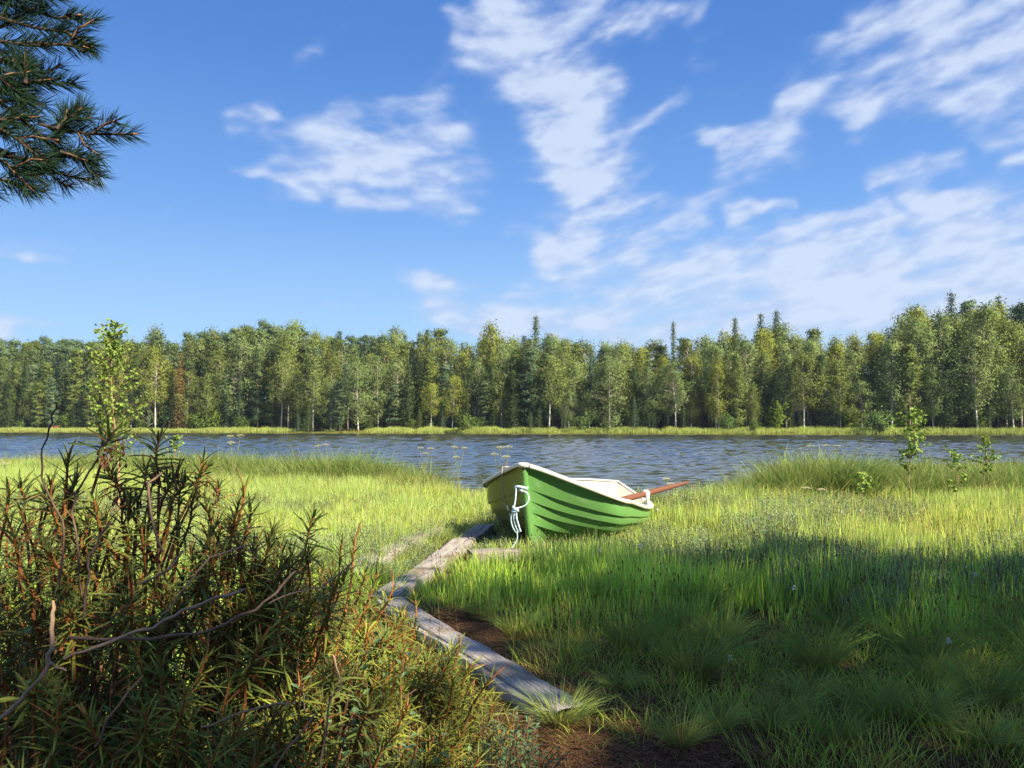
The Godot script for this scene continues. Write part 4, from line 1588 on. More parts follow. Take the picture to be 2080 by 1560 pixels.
func sapling(called: String, label: String, at: Vector3, h: float, wide: float, low: float, n: int, leaf_long: float, sd: int) -> void:
	rng.seed = 5000 + sd
	var o := thing(called, label, "sapling", at)
	var stem := Shape.new()
	var twigs := Shape.new()
	var s := Shape.new()
	var pts := []
	var rad := []
	for k in 9:
		var t := k / 8.0
		pts.push_back(Vector3(sin(t * 5.0 + sd) * 0.03 * h, h * t, cos(t * 4.0 + sd) * 0.02 * h))
		rad.push_back(lerpf(0.0095 * h * 0.5 + 0.003, 0.0025, t))
	stem.tube(pts, rad, 6, lin(0.42, 0.27, 0.16), lin(0.25, 0.15, 0.09))
	part("trunk", stem.mesh(true), M.wood, o)
	for k in n:
		var t := low + (1.0 - low) * pow(rnd(0, 1), 0.9)
		var a := rnd(0, TAU)
		var prof := sin(clampf((t - low + 0.08) / (1.08 - low), 0, 1) * PI * 0.92 + 0.12)
		var reach := wide * 0.5 * prof * rnd(0.4, 1.1)
		var root := Vector3(sin(t * 5.0 + sd) * 0.03 * h, h * t, cos(t * 4.0 + sd) * 0.02 * h)
		var tip := root + Vector3(cos(a) * reach, reach * rnd(0.3, 1.1), sin(a) * reach)
		twigs.tube([root, tip], [0.0022, 0.001], 4, lin(0.2, 0.12, 0.07), lin(0.22, 0.14, 0.08))
		for j in 7:
			var p := root.lerp(tip, rnd(0.25, 1.05))
			var d := (Vector3(rnd(-1, 1), rnd(-0.9, 0.4), rnd(-1, 1))).normalized()
			var sd_ := d.cross(Vector3(rnd(-1, 1), rnd(-1, 1), rnd(-1, 1))).normalized()
			var c := lin(0.20, 0.30, 0.06) * rnd(0.75, 1.25)
			s.leaf(p, d, sd_, sd_.cross(d), leaf_long * rnd(0.75, 1.2), leaf_long * 0.72, c, c * 1.05)
	part("twigs", twigs.mesh(), M.wood, o).set_meta("kind", "stuff")
	part("foliage", s.mesh(), M.leaf, o).set_meta("kind", "stuff")


func saplings() -> void:
	sapling("birch_sapling", "slender young birch with bright leaves on the left, standing in front of the lake", Vector3(-4.80, land(-4.8, -10.0), -10.0), 2.42, 0.84, 0.30, 215, 0.046, 1)
	sapling("birch_sapling", "low leafy sapling on the left, just right of the slender young birch", Vector3(-4.62, land(-4.6, -11.4), -11.4), 1.05, 0.6, 0.3, 34, 0.04, 2)
	sapling("birch_sapling", "young birch with large pale leaves in the tall sedge on the right shore", Vector3(5.78, land(5.78, -12.0), -12.0), 1.45, 0.64, 0.38, 60, 0.060, 3)
	sapling("birch_sapling", "smaller sapling to the right of the young birch on the right shore", Vector3(7.05, land(7.05, -12.4), -12.4), 1.02, 0.46, 0.42, 40, 0.046, 4)
	sapling("willow_sapling", "leafy shoot in the sunlit sedge between the two right-hand saplings", Vector3(6.2, land(6.2, -11.6), -11.6), 0.85, 0.5, 0.3, 22, 0.055, 5)
	sapling("willow_sapling", "small leafy shoot in the grass at the foot of the right sedge mound", Vector3(4.7, land(4.7, -11.2), -11.2), 0.55, 0.45, 0.2, 20, 0.055, 6)


func flowers() -> void:
	# white umbels by the water: where the heads are
	rng.seed = 330
	var spots := [[[-4.15, 1.09, -12.2], [-4.0, 1.10, -12.2], [-4.1, 1.0, -12.1], "umbel plant with flat cream heads beside the left sapling"],
		[[-3.1, 0.93, -13.8], [-3.25, 0.91, -13.9], "umbel plant on the water's edge left of the sedge mound"],
		[[-1.55, 0.87, -14.0], [-1.38, 0.86, -14.0], [-1.45, 0.78, -13.9], "umbel plant right behind the left sedge mound"],
		[[-0.92, 0.90, -13.2], [-0.76, 0.89, -13.2], [-0.88, 0.75, -13.1], "group of cream umbel heads left of the boat before the water"],
		[[-0.16, 0.95, -11.2], [-0.05, 0.96, -11.2], [-0.24, 0.86, -11.2], [-0.08, 0.83, -11.1], "tall umbel plant directly left of the boat's bow rim"],
		[[4.75, 0.92, -13.2], [5.0, 0.93, -13.2], [5.2, 0.92, -13.3], "umbel plant with three heads left of the right sapling"],
		[[2.15, 0.50, -11.6], [2.2, 0.44, -11.5], "yellowish umbel plant beside the oar tip"],
		[[3.75, 0.45, -10.6], [3.95, 0.43, -10.6], "fading flat umbel lying in the sedge on the right"],
		[[-6.6, 0.75, -10.8], [-6.75, 0.70, -10.8], "umbel plant at the left edge of the meadow"]]
	for e in spots:
		var first: Array = e[0]
		var base := Vector3(first[0] + 0.06, land(first[0], first[2]) - 0.02, first[2])
		var o := thing("umbel_plant", e[e.size() - 1], "wildflower", base, "umbel flowers by the water")
		for k in e.size() - 1:
			var head := Vector3(e[k][0], e[k][1], e[k][2]) - base
			var s := Shape.new()
			s.tube([Vector3.ZERO, Vector3(head.x * 0.2, head.y * 0.6, head.z * 0.2), head - Vector3(0, 0.03, 0)], [0.006, 0.005, 0.003], 5, lin(0.22, 0.25, 0.10), lin(0.3, 0.32, 0.14))
			var f := Shape.new()
			for j in 17:
				var a := j * 2.4
				var r := 0.060 * sqrt(j / 17.0)
				var p := head + Vector3(cos(a) * r, 0.018 - r * r * 5.0, sin(a) * r)
				s.tube([head - Vector3(0, 0.03, 0), p], [0.0012, 0.001], 3, lin(0.3, 0.32, 0.14), lin(0.35, 0.36, 0.18))
				for q in 7:
					var w := Vector3(rnd(-0.011, 0.011), rnd(0, 0.006), rnd(-0.011, 0.011))
					var sz := 0.006
					f.quad(p + w - Vector3(sz, 0, 0), p + w + Vector3(0, 0.002, sz), p + w + Vector3(sz, 0, 0), p + w - Vector3(0, -0.003, sz), lin(0.62, 0.58, 0.38) * rnd(0.85, 1.15))
			part("stem", s.mesh(), M.leaf, o).set_meta("kind", "stuff")
			part("flower_head", f.mesh(), M.leaf, o).set_meta("kind", "stuff")
	# cotton grass
	var c := Shape.new()
	for k in 90:
		var d := Vector3(rng.randfn(0, 1), rng.randfn(0.1, 1), rng.randfn(0, 1)).normalized()
		c.blade(Vector3.ZERO, d, d.cross(Vector3(0.3, 0.8, 0.2)).normalized(), rnd(0.010, 0.02), 0.005, Vector3(0, -0.004, 0), lin(0.7, 0.68, 0.62), lin(0.8, 0.79, 0.75), 2)
	var head_mesh := c.mesh()
	var st := Shape.new()
	st.tube([Vector3(0.02, -0.36, 0), Vector3(0.01, -0.15, 0), Vector3.ZERO], [0.002, 0.0016, 0.001], 4, lin(0.14, 0.17, 0.05), lin(0.2, 0.2, 0.08))
	var stem_mesh := st.mesh()
	for e in [[2.0, 0.47, -6.9, "white cotton grass tuft in the sunlit meadow just past the shade"], [2.35, 0.42, -7.6, "cotton grass tuft in the bright meadow, left of a pair"], [3.05, 0.46, -7.7, "cotton grass tuft furthest right in the sunlit meadow"],
			[3.6, 0.38, -8.6, "cotton grass tuft by the bent straw blades on the right"], [1.55, 0.36, -8.9, "cotton grass tuft behind the boat's stern"], [1.45, 0.42, -4.3, "cotton grass head over the tussock with the straw-coloured foot"], [1.0, 0.19, -3.85, "low cotton grass tuft on the dark ground between two tussocks"],
			[1.98, 0.28, -3.8, "cotton grass tuft on a tall bare stalk in the shade on the right"], [2.42, 0.14, -3.55, "cotton grass tuft lying low at the lower right"], [2.72, 0.38, -4.9, "cotton grass tuft at the shade edge, far right"], [0.62, 0.37, -5.9, "cotton grass tuft in the shaded grass right of the boat's bow"], [0.95, 0.36, -6.2, "second cotton grass tuft in the shaded grass right of the bow"],
			[-3.75, 0.42, -8.9, "cotton grass tuft at the left among the bright grass"], [-3.6, 0.46, -8.8, "upper cotton grass tuft at the left among the bright grass"]]:
		var o := thing("cotton_grass", e[3], "cotton grass", Vector3(e[0], e[1], e[2]), "cotton grass tufts")
		o.rotation.y = rnd(0, TAU)
		part("stalk", stem_mesh, M.leaf, o)
		part("tuft", head_mesh, M.leaf, o).set_meta("kind", "stuff")


# where the leaves of a marsh tea shoot sit: [transform, tint]
func shoot_leaves(sd: int, n: int, long: float) -> Array:
	rng.seed = 6000 + sd
	var out := []
	for k in n:
		var t := 0.18 + 0.82 * pow((k + 0.5) / n, 0.78)
		var a := k * 2.4 + rnd(-0.25, 0.25)
		var el := lerpf(-0.25, 1.30, pow(t, 1.9)) + rnd(-0.2, 0.2)
		var d := Vector3(cos(a) * cos(el), sin(el), sin(a) * cos(el))
		var side := d.cross(Vector3.UP).normalized()
		var up := side.cross(d)
		var l := 0.050 * lerpf(1.05, 0.62, pow(t, 5.0)) * rnd(0.75, 1.15)
		var at := Vector3(0.006 * sin(t * 4.0 + sd), long * t, 0.006 * cos(t * 3.0 + sd))
		var w := l * rnd(0.8, 1.05)
		out.push_back([Transform3D(Basis(side * w, d * l, up * l), at), t])
	return out


func tea_leaf(sd: int, c0: Color, c1: Color) -> ArrayMesh:
	# unit leaf along +y, edges rolled under
	var s := Shape.new()
	var n := 5
	for k in n + 1:
		var t := float(k) / n
		var w := 0.055 * pow(sin(clampf(t * 0.93 + 0.07, 0, 1) * PI), 0.6) + 0.006
		var z := 0.10 * t - 0.20 * t * t * (1.0 if sd % 2 == 0 else 1.6)
		var c := c0.lerp(c1, t)
		for x in [-1.0, 0.0, 1.0]:
			s.add(Vector3(w * x, t, z - (0.045 if x != 0.0 else 0.0)), c if x != 0.0 else c * 0.8)
	for k in n:
		for x in 2:
			var i := k * 3 + x
			for q in [i, i + 1, i + 3, i + 1, i + 4, i + 3]:
				s.ix.push_back(q)
	return s.mesh()


func shoot_mesh(sd: int, n: int, long: float, leaf_a: Color, leaf_b: Color, rust: Color, rusty := 0.05) -> ArrayMesh:
	var s := Shape.new()
	shoot_stem(s, sd, long, rust)
	for e in shoot_leaves(sd, n, long):
		var x: Transform3D = e[0]
		var c := leaf_a.lerp(leaf_b, rnd(0, 1)) * rnd(0.75, 1.25)
		if rng.randf() < rusty or (e[1] > 0.97 and rng.randf() < 0.4):
			c = rust * rnd(0.6, 1.0)
		var b := x.origin
		s.blade(b, x.basis.y, x.basis.x.normalized(), 1.0, x.basis.y.length() * 0.092, -x.basis.z * rnd(0.1, 0.32), c * 0.9, c, 4)
	return s.mesh()


func shoot_stem(s: Shape, sd: int, long: float, rust: Color) -> void:
	var pts := []
	var rad := []
	for k in 6:
		var t := k / 5.0
		pts.push_back(Vector3(0.006 * sin(t * 4.0 + sd), long * t, 0.006 * cos(t * 3.0 + sd)))
		rad.push_back(lerpf(0.0026, 0.0018, t))
	s.tube(pts, rad, 5, rust * 0.8, rust)


func seed_head(sd: int) -> ArrayMesh:
	rng.seed = 6400 + sd
	var s := Shape.new()
	for k in 16:
		var d := Vector3(rng.randfn(0, 1), rnd(-0.9, 0.5), rng.randfn(0, 1)).normalized()
		var e := d * rnd(0.014, 0.024)
		var tip := e + Vector3(0, -0.012, 0)
		s.tube([Vector3.ZERO, e, tip], [0.0005, 0.0005, 0.0006], 3, lin(0.2, 0.08, 0.04), lin(0.16, 0.06, 0.035))
		s.tube([tip, tip - Vector3(0, 0.003, 0), tip - Vector3(0, 0.007, 0)], [0.001, 0.0024, 0.0008], 5, lin(0.17, 0.06, 0.04), lin(0.12, 0.05, 0.03))
	return s.mesh()


func upright(dir: Vector3, turn: float, k: float) -> Basis:
	var y := dir.normalized()
	var x := y.cross(Vector3(0.3, 0.1, 0.9)).normalized()
	return Basis(x, y, x.cross(y)).rotated(y, turn).scaled(Vector3.ONE * k)


func shrubs() -> void:
	var rust := lin(0.29, 0.115, 0.04)
	var dark := []
	var fresh := []
	for k in 6:
		dark.push_back(shoot_mesh(k, 32, [0.11, 0.13, 0.10, 0.12, 0.14, 0.09][k], lin(0.10, 0.155, 0.036), lin(0.19, 0.21, 0.05), rust, 0.10))
		fresh.push_back(shoot_mesh(10 + k, 30, [0.10, 0.12, 0.09, 0.11, 0.13, 0.08][k], lin(0.20, 0.25, 0.04), lin(0.30, 0.30, 0.05), rust * 1.3))
	var leaves := [tea_leaf(0, lin(0.10, 0.16, 0.036), lin(0.12, 0.18, 0.04)), tea_leaf(1, lin(0.15, 0.18, 0.04), lin(0.18, 0.22, 0.05)), tea_leaf(2, lin(0.10, 0.13, 0.036), lin(0.13, 0.16, 0.04)), tea_leaf(3, lin(0.26, 0.13, 0.045), lin(0.2, 0.15, 0.05))]
	var heads := [seed_head(0), seed_head(1)]
	# centre, top, radius, shoots, share of fresh shoots
	var where := [[-0.92, -1.62, 1.13, 0.20, 26, 0.1, "tall marsh tea shrub at the left edge with bare twigs above it"],
		[-0.74, -1.66, 1.17, 0.16, 26, 0.1, "tallest marsh tea shrub, its tips reaching up to the far shore"],
		[-0.58, -1.72, 1.06, 0.16, 26, 0.15, "marsh tea shrub with drooping brown seed heads, right of the tallest"],
		[-0.46, -1.84, 0.98, 0.15, 24, 0.25, "marsh tea shrub with one large feathery shoot leaning to the right"],
		[-0.62, -2.0, 0.97, 0.2, 22, 0.2, "row of upright rusty marsh tea tips against the sunlit grass"],
		[-1.25, -2.0, 1.02, 0.24, 24, 0.1, "marsh tea shrub far left behind the front ones"],
		[-1.0, -2.1, 0.96, 0.22, 22, 0.1, "marsh tea shrub in the gap where the bright grass shows"],
		[-0.50, -2.36, 0.79, 0.20, 26, 0.4, "rusty-stemmed marsh tea shrub beside the bend of the plank path"],
		[-0.36, -2.42, 0.66, 0.18, 26, 0.5, "marsh tea shrub with orange shoots on the left of the near plank"],
		[-0.24, -2.25, 0.58, 0.14, 22, 0.75, "yellow-green marsh tea shrub with a trio of orange shoots"],
		[-0.44, -1.95, 0.72, 0.18, 28, 0.6, "sunlit yellow-green marsh tea in the middle of the shrubs"],
		[-0.30, -1.98, 0.58, 0.15, 24, 0.6, "low yellowish marsh tea at the lower middle of the shrubs"],
		[-0.62, -1.45, 0.80, 0.16, 24, 0.3, "dim marsh tea shrub close to the viewer under the long bare branch"],
		[-0.80, -1.40, 0.80, 0.16, 22, 0.2, "dark marsh tea shrub in the lower left with a pale thick branch"],
		[-0.42, -1.58, 0.66, 0.16, 24, 0.5, "marsh tea shrub low in the near row with yellow tips"],
		[-0.18, -2.7, 0.36, 0.16, 18, 0.5, "low marsh tea at the edge of the bare peat"],
		[-1.45, -2.5, 0.98, 0.26, 24, 0.15, "marsh tea shrub at the far left edge, half hidden by the nearer ones"],
		[-1.12, -1.75, 0.92, 0.20, 24, 0.15, "marsh tea shrub low at the left edge below the tall one"],
		[-1.05, -2.5, 0.84, 0.26, 24, 0.2, "marsh tea shrub filling the gap below the bright grass on the left"],
		[-0.70, -2.6, 0.80, 0.25, 20, 0.2, "marsh tea shrub behind the others beside the bright meadow"]]
	var hero := [
		[Vector3(-0.682, 1.132, -1.600), Vector3(-0.671, 1.231, -1.580)],
		[Vector3(-0.793, 1.193, -1.600), Vector3(-0.774, 1.231, -1.580)],
		[Vector3(-0.454, 0.946, -1.750), Vector3(-0.409, 1.061, -1.730)],
		[Vector3(-0.605, 0.965, -1.900), Vector3(-0.594, 1.028, -1.880)],
		[Vector3(-0.656, 0.965, -1.900), Vector3(-0.642, 1.028, -1.880)],
		[Vector3(-0.572, 0.955, -2.000), Vector3(-0.561, 0.999, -1.980)],
		[Vector3(-0.687, 1.106, -1.800), Vector3(-0.654, 1.166, -1.780)],
		[Vector3(-0.995, 1.064, -1.700), Vector3(-0.995, 1.131, -1.680)],
		[Vector3(-1.011, 1.064, -1.800), Vector3(-0.991, 1.113, -1.780)],
		[Vector3(-0.244, 0.524, -2.200), Vector3(-0.172, 0.631, -2.180)],
		[Vector3(-0.229, 0.537, -2.200), Vector3(-0.220, 0.644, -2.180)],
		[Vector3(-0.257, 0.521, -2.250), Vector3(-0.209, 0.624, -2.230)],
		[Vector3(-0.452, 0.736, -2.400), Vector3(-0.421, 0.837, -2.380)],
		[Vector3(-0.507, 0.784, -2.300), Vector3(-0.484, 0.854, -2.280)],
		[Vector3(-0.394, 0.597, -2.400), Vector3(-0.350, 0.698, -2.380)],
		[Vector3(-0.685, 1.054, -1.900), Vector3(-0.668, 1.111, -1.880)],
		[Vector3(-0.795, 1.104, -1.700), Vector3(-0.812, 1.156, -1.680)],
		[Vector3(-0.714, 1.069, -1.750), Vector3(-0.687, 1.137, -1.730)],
		[Vector3(-0.760, 1.104, -1.700), Vector3(-0.747, 1.165, -1.680)],
		[Vector3(-0.931, 1.049, -1.750), Vector3(-0.911, 1.102, -1.730)],
		[Vector3(-0.493, 0.652, -2.400), Vector3(-0.476, 0.740, -2.380)],
		[Vector3(-0.704, 0.868, -1.500), Vector3(-0.688, 0.941, -1.480)],
		[Vector3(-0.802, 0.780, -1.400), Vector3(-0.767, 0.819, -1.380)],
	]
	var limbs := [
		[[ Vector3(-0.746, 1.290, -1.350), Vector3(-0.755, 1.266, -1.362), Vector3(-0.777, 1.214, -1.374), Vector3(-0.778, 1.146, -1.386), Vector3(-0.756, 1.088, -1.398), Vector3(-0.764, 0.981, -1.410) ], 0.0022],
		[[ Vector3(-0.693, 1.200, -1.400), Vector3(-0.716, 1.179, -1.412), Vector3(-0.742, 1.145, -1.424), Vector3(-0.756, 1.102, -1.436), Vector3(-0.746, 0.965, -1.448) ], 0.0024],
		[[ Vector3(-0.718, 0.838, -1.150), Vector3(-0.666, 0.883, -1.162), Vector3(-0.647, 0.920, -1.174), Vector3(-0.652, 0.961, -1.186), Vector3(-0.657, 1.000, -1.198) ], 0.004],
		[[ Vector3(-0.645, 0.921, -1.170), Vector3(-0.627, 0.906, -1.182) ], 0.0025],
		[[ Vector3(-0.640, 0.920, -1.200), Vector3(-0.576, 0.940, -1.212), Vector3(-0.510, 0.963, -1.224), Vector3(-0.458, 0.989, -1.236), Vector3(-0.397, 1.006, -1.248) ], 0.0034],
		[[ Vector3(-0.687, 0.922, -1.300), Vector3(-0.570, 0.918, -1.312), Vector3(-0.474, 0.928, -1.324), Vector3(-0.393, 0.971, -1.336), Vector3(-0.349, 1.016, -1.348) ], 0.003],
		[[ Vector3(-0.690, 0.937, -1.350), Vector3(-0.693, 0.998, -1.362), Vector3(-0.693, 1.036, -1.374), Vector3(-0.683, 1.070, -1.386), Vector3(-0.668, 1.087, -1.398) ], 0.0028],
		[[ Vector3(-0.582, 1.004, -1.300), Vector3(-0.549, 1.016, -1.312), Vector3(-0.522, 1.053, -1.324) ], 0.0024],
		[[ Vector3(-0.437, 0.935, -1.500), Vector3(-0.383, 0.952, -1.512), Vector3(-0.341, 0.961, -1.524), Vector3(-0.294, 1.001, -1.536) ], 0.002],
		[[ Vector3(-0.340, 0.627, -1.500), Vector3(-0.329, 0.743, -1.512), Vector3(-0.310, 0.787, -1.524), Vector3(-0.328, 0.832, -1.536) ], 0.0024],
		[[ Vector3(-0.591, 0.792, -1.200), Vector3(-0.572, 0.843, -1.212), Vector3(-0.538, 0.887, -1.224) ], 0.0024],
		[[ Vector3(-0.586, 1.040, -1.400), Vector3(-0.619, 1.137, -1.412), Vector3(-0.599, 1.170, -1.424) ], 0.003],
		[[ Vector3(-0.393, 0.704, -1.600), Vector3(-0.400, 0.755, -1.612), Vector3(-0.381, 0.780, -1.624) ], 0.0022],
		[[ Vector3(-0.422, 0.647, -1.450), Vector3(-0.375, 0.709, -1.462), Vector3(-0.340, 0.747, -1.474) ], 0.0024],
		[[ Vector3(-0.280, 0.510, -2.000), Vector3(-0.271, 0.586, -2.012), Vector3(-0.231, 0.617, -2.024) ], 0.0025],
		[[ Vector3(-0.542, 0.956, -1.300), Vector3(-0.510, 0.999, -1.312), Vector3(-0.476, 1.043, -1.324), Vector3(-0.410, 1.061, -1.336) ], 0.002],
		[[ Vector3(-0.496, 0.766, -1.350), Vector3(-0.414, 0.793, -1.362), Vector3(-0.353, 0.801, -1.374) ], 0.0022],
	]
	var made := []
	for k in where.size():
		var e: Array = where[k]
		rng.seed = 6600 + k
		var base := Vector3(e[0], land(e[0], e[1]), e[1])
		var o := thing("marsh_tea_shrub", e[6], "shrub", base, "marsh tea shrubs")
		made.push_back(o)
		var top: float = e[2]
		for j in int(e[4] * 2.6):
			var a := rnd(0, TAU)
			var u := sqrt(rnd(0, 1))
			var low := rnd(0.0, 1.0)
			var end := Vector3(cos(a) * u * e[3], top * (1.0 - 0.22 * u * u) * lerpf(0.98, 0.42, low * low) - 0.12, sin(a) * u * e[3])
			var dir := Vector3(cos(a) * u * 0.55 + rnd(-0.25, 0.25), 1.0, sin(a) * u * 0.55 + rnd(-0.25, 0.25))
			var set: Array = fresh if rng.randf() < e[5] else dark
			part("leafy_shoot", set[rng.randi() % 6], M.leaf, o, Transform3D(upright(dir, rnd(0, TAU), rnd(0.95, 1.4)), end))
			if j % 4 == 0:
				var st := Shape.new()
				var mid := Vector3(end.x * 0.35 + rnd(-0.05, 0.05), end.y * 0.5, end.z * 0.35 + rnd(-0.05, 0.05))
				var q := end - dir.normalized() * 0.10
				st.tube([Vector3(rnd(-0.04, 0.04), -0.03, rnd(-0.04, 0.04)), mid, q, end + dir.normalized() * 0.01], [0.005, 0.0038, 0.003, 0.0024], 5, lin(0.14, 0.10, 0.08), lin(0.24, 0.09, 0.035), 0.1, rng)
				part("stem", st.mesh(true), M.wood, o)
			if rng.randf() < 0.06:
				part("seed_head", heads[j % 2], M.leaf, o, Transform3D(Basis(), end + dir.normalized() * 0.05 + Vector3(rnd(-0.03, 0.03), 0, rnd(-0.03, 0.03))))
	# the shoots that stand clear, leaf by leaf
	var owner_of := [1, 1, 3, 4, 4, 4, 2, 0, 0, 9, 9, 9, 7, 7, 8, 4, 1, 2, 1, 0, 8, 12, 13]
	for k in hero.size():
		var a: Vector3 = hero[k][0]
		var b: Vector3 = hero[k][1]
		var o: Node3D = made[owner_of[k]]
		var long := a.distance_to(b)
		var s := Shape.new()
		var tone := rust * (1.25 if k in [2, 9, 10, 11] else 1.0)
		shoot_stem(s, 40 + k, long, tone)
		var root := Vector3(0, -0.22, 0.0)
		s.tube([Vector3(0.015, -0.22, 0.01), Vector3(0.004, -0.1, 0), Vector3(0.002, 0.004, 0.004)], [0.0034, 0.003, 0.0026], 5, lin(0.16, 0.10, 0.07), tone * 0.8)
		var frame := Transform3D(upright(b - a, k * 1.3, 1.0), a - o.position)
		var sh := part("leafy_shoot", s.mesh(true), M.wood, o, frame)
		for e in shoot_leaves(40 + k, 30 if k == 2 else 25, long):
			var pick := 0 if k in [2] else (rng.randi() % 3 if rng.randf() < 0.9 else 3)
			if k in [9, 10, 11]:
				pick = 1
			part("leaf", leaves[pick], M.leaf, sh, e[0])
		if k in [0, 1, 6, 16]:
			part("seed_head", heads[k % 2], M.leaf, o, Transform3D(Basis().scaled(Vector3.ONE * 1.3), a.lerp(b, 0.4) - o.position + Vector3(0.025, 0.0, 0.02)))
	rng.seed = 15
	var limb_of := [0, 1, 13, 13, 12, 3, 1, 2, 3, 14, 12, 1, 10, 14, 11, 12, 14]
	for k in limbs.size():
		var o: Node3D = made[limb_of[k]]
		var s := Shape.new()
		var pts := []
		var rad := []
		var raw: Array = limbs[k][0]
		for i in raw.size() - 1:
			for j in 4:
				var p: Vector3 = raw[i]
				pts.push_back(p.cubic_interpolate(raw[i + 1], raw[maxi(i - 1, 0)], raw[mini(i + 2, raw.size() - 1)], j / 4.0) - o.position + Vector3(rnd(-1, 1), rnd(-1, 1), rnd(-1, 1)) * 0.003)
				rad.push_back(limbs[k][1] * 0.75 * rnd(0.85, 1.1))
		pts.push_back(raw[raw.size() - 1] - o.position)
		rad.push_back(limbs[k][1] * 0.75 * 0.6)
		var c := lin(0.30, 0.205, 0.135) if k in [2, 3, 4, 7, 8, 9, 13, 15, 16] else lin(0.17, 0.11, 0.08)
		s.tube(pts, rad, 6, c, c * 1.1, 0.12, rng)
		part("bare_branch", s.mesh(true), M.bark, o)
	# oval-leaved dwarf shrubs low down
	for e in [[-1.2, -2.25, 0.80, 0.26, "bog bilberry behind the left marsh tea shrubs, before the bright meadow"], [-1.45, -2.1, 0.86, 0.24, "bog bilberry at the far left edge under the marsh tea tips"], [-0.88, -2.2, 0.72, 0.24, "bog bilberry in the shade inside the left group of shrubs"], [-1.0, -2.9, 0.70, 0.3, "bog bilberry at the back of the shrubs beside the sunlit meadow"], [-0.62, -2.1, 0.62, 0.2, "bog bilberry deep in the middle of the marsh tea"],
			[-0.86, -1.55, 0.84, 0.22, "bog bilberry with round blue-green leaves at the left edge, low down"], [-0.66, -1.55, 0.70, 0.2, "bog bilberry with oval leaves in the lower left corner"], [-0.45, -1.75, 0.74, 0.2, "bog bilberry with oval leaves among the marsh tea stems"],
			[-0.26, -1.75, 0.55, 0.16, "bog bilberry with broad bluish leaves at the lower edge, middle of the shrubs"], [-0.14, -2.1, 0.46, 0.16, "bog bilberry bush beside the reddish peat by the near plank"], [-0.06, -2.5, 0.32, 0.18, "low bog bilberry at the lower edge left of the plank's end"], [-0.32, -2.2, 0.6, 0.18, "bog bilberry between the yellow-green shoots"], [-1.0, -1.75, 0.86, 0.2, "bog bilberry with dark round leaves far left"], [0.0, -2.75, 0.22, 0.2, "scattered low bog bilberry on the bare ground left of the tussock"]]:
		rng.seed = int(7000 + e[0] * 100)
		var o := thing("bog_bilberry", e[4], "shrub", Vector3(e[0], land(e[0], e[1]), e[1]), "bog bilberry shrubs")
		var st := Shape.new()
		var lf := Shape.new()
		for j in 38:
			var a := rnd(0, TAU)
			var u := sqrt(rnd(0, 1))
			var end := Vector3(cos(a) * u * e[3], e[2] * rnd(0.55, 1.0), sin(a) * u * e[3])
			var from := Vector3(end.x * 0.4, maxf(0.0, end.y - 0.3), end.z * 0.4)
			st.tube([from, from.lerp(end, 0.6) + Vector3(rnd(-0.02, 0.02), 0.02, rnd(-0.02, 0.02)), end], [0.0025, 0.002, 0.001], 4, lin(0.18, 0.10, 0.06), lin(0.22, 0.12, 0.06))
			for q in 13:
				var p := from.lerp(end, 0.25 + q * 0.06)
				var w := q * 2.4 + j
				var d := Vector3(cos(w), rnd(0.1, 0.9), sin(w)).normalized()
				var sd := d.cross(Vector3.UP).normalized()
				var c := lin(0.085, 0.17, 0.095).lerp(lin(0.16, 0.26, 0.10), rnd(0, 1)) * rnd(0.8, 1.2)
				if rng.randf() < 0.06:
					c = lin(0.22, 0.20, 0.04)
				lf.leaf(p, d, sd, sd.cross(d), rnd(0.016, 0.027), rnd(0.010, 0.015), c, c)
		part("stems", st.mesh(), M.wood, o).set_meta("kind", "stuff")
		part("foliage", lf.mesh(), M.leaf, o).set_meta("kind", "stuff")


func needles(s: Shape, pts: Array, from: float, n: int, long: float) -> void:
	# paired needles set round a twig, swept towards its tip
	for k in n:
		var t := from + (1.0 - from) * pow(rnd(0, 1), 0.85)
		var f := t * (pts.size() - 1)
		var i := mini(int(f), pts.size() - 2)
		var p: Vector3 = pts[i].lerp(pts[i + 1], f - i)
		var d: Vector3 = (pts[i + 1] - pts[i]).normalized()
		var r := d.cross(Vector3(rng.randfn(0, 1), rng.randfn(0, 1), rng.randfn(0, 1))).normalized()
		var dir := (d * rnd(0.55, 1.15) + r).normalized()
		if t > 0.93:
			dir = (d * rnd(1.0, 2.2) + r).normalized()
		var c := lin(0.022, 0.044, 0.025) * rnd(0.7, 1.3)
		for q in 2:
			var dd := (dir + Vector3(rng.randfn(0, 1), rng.randfn(0, 1), rng.randfn(0, 1)) * 0.05).normalized()
			var side := dd.cross(Vector3(rng.randfn(0, 1), rng.randfn(0, 1), rng.randfn(0, 1))).normalized()
			s.blade(p, dd, side, long * rnd(0.75, 1.1), 0.0017, d * 0.006, c, c * 1.15, 2)


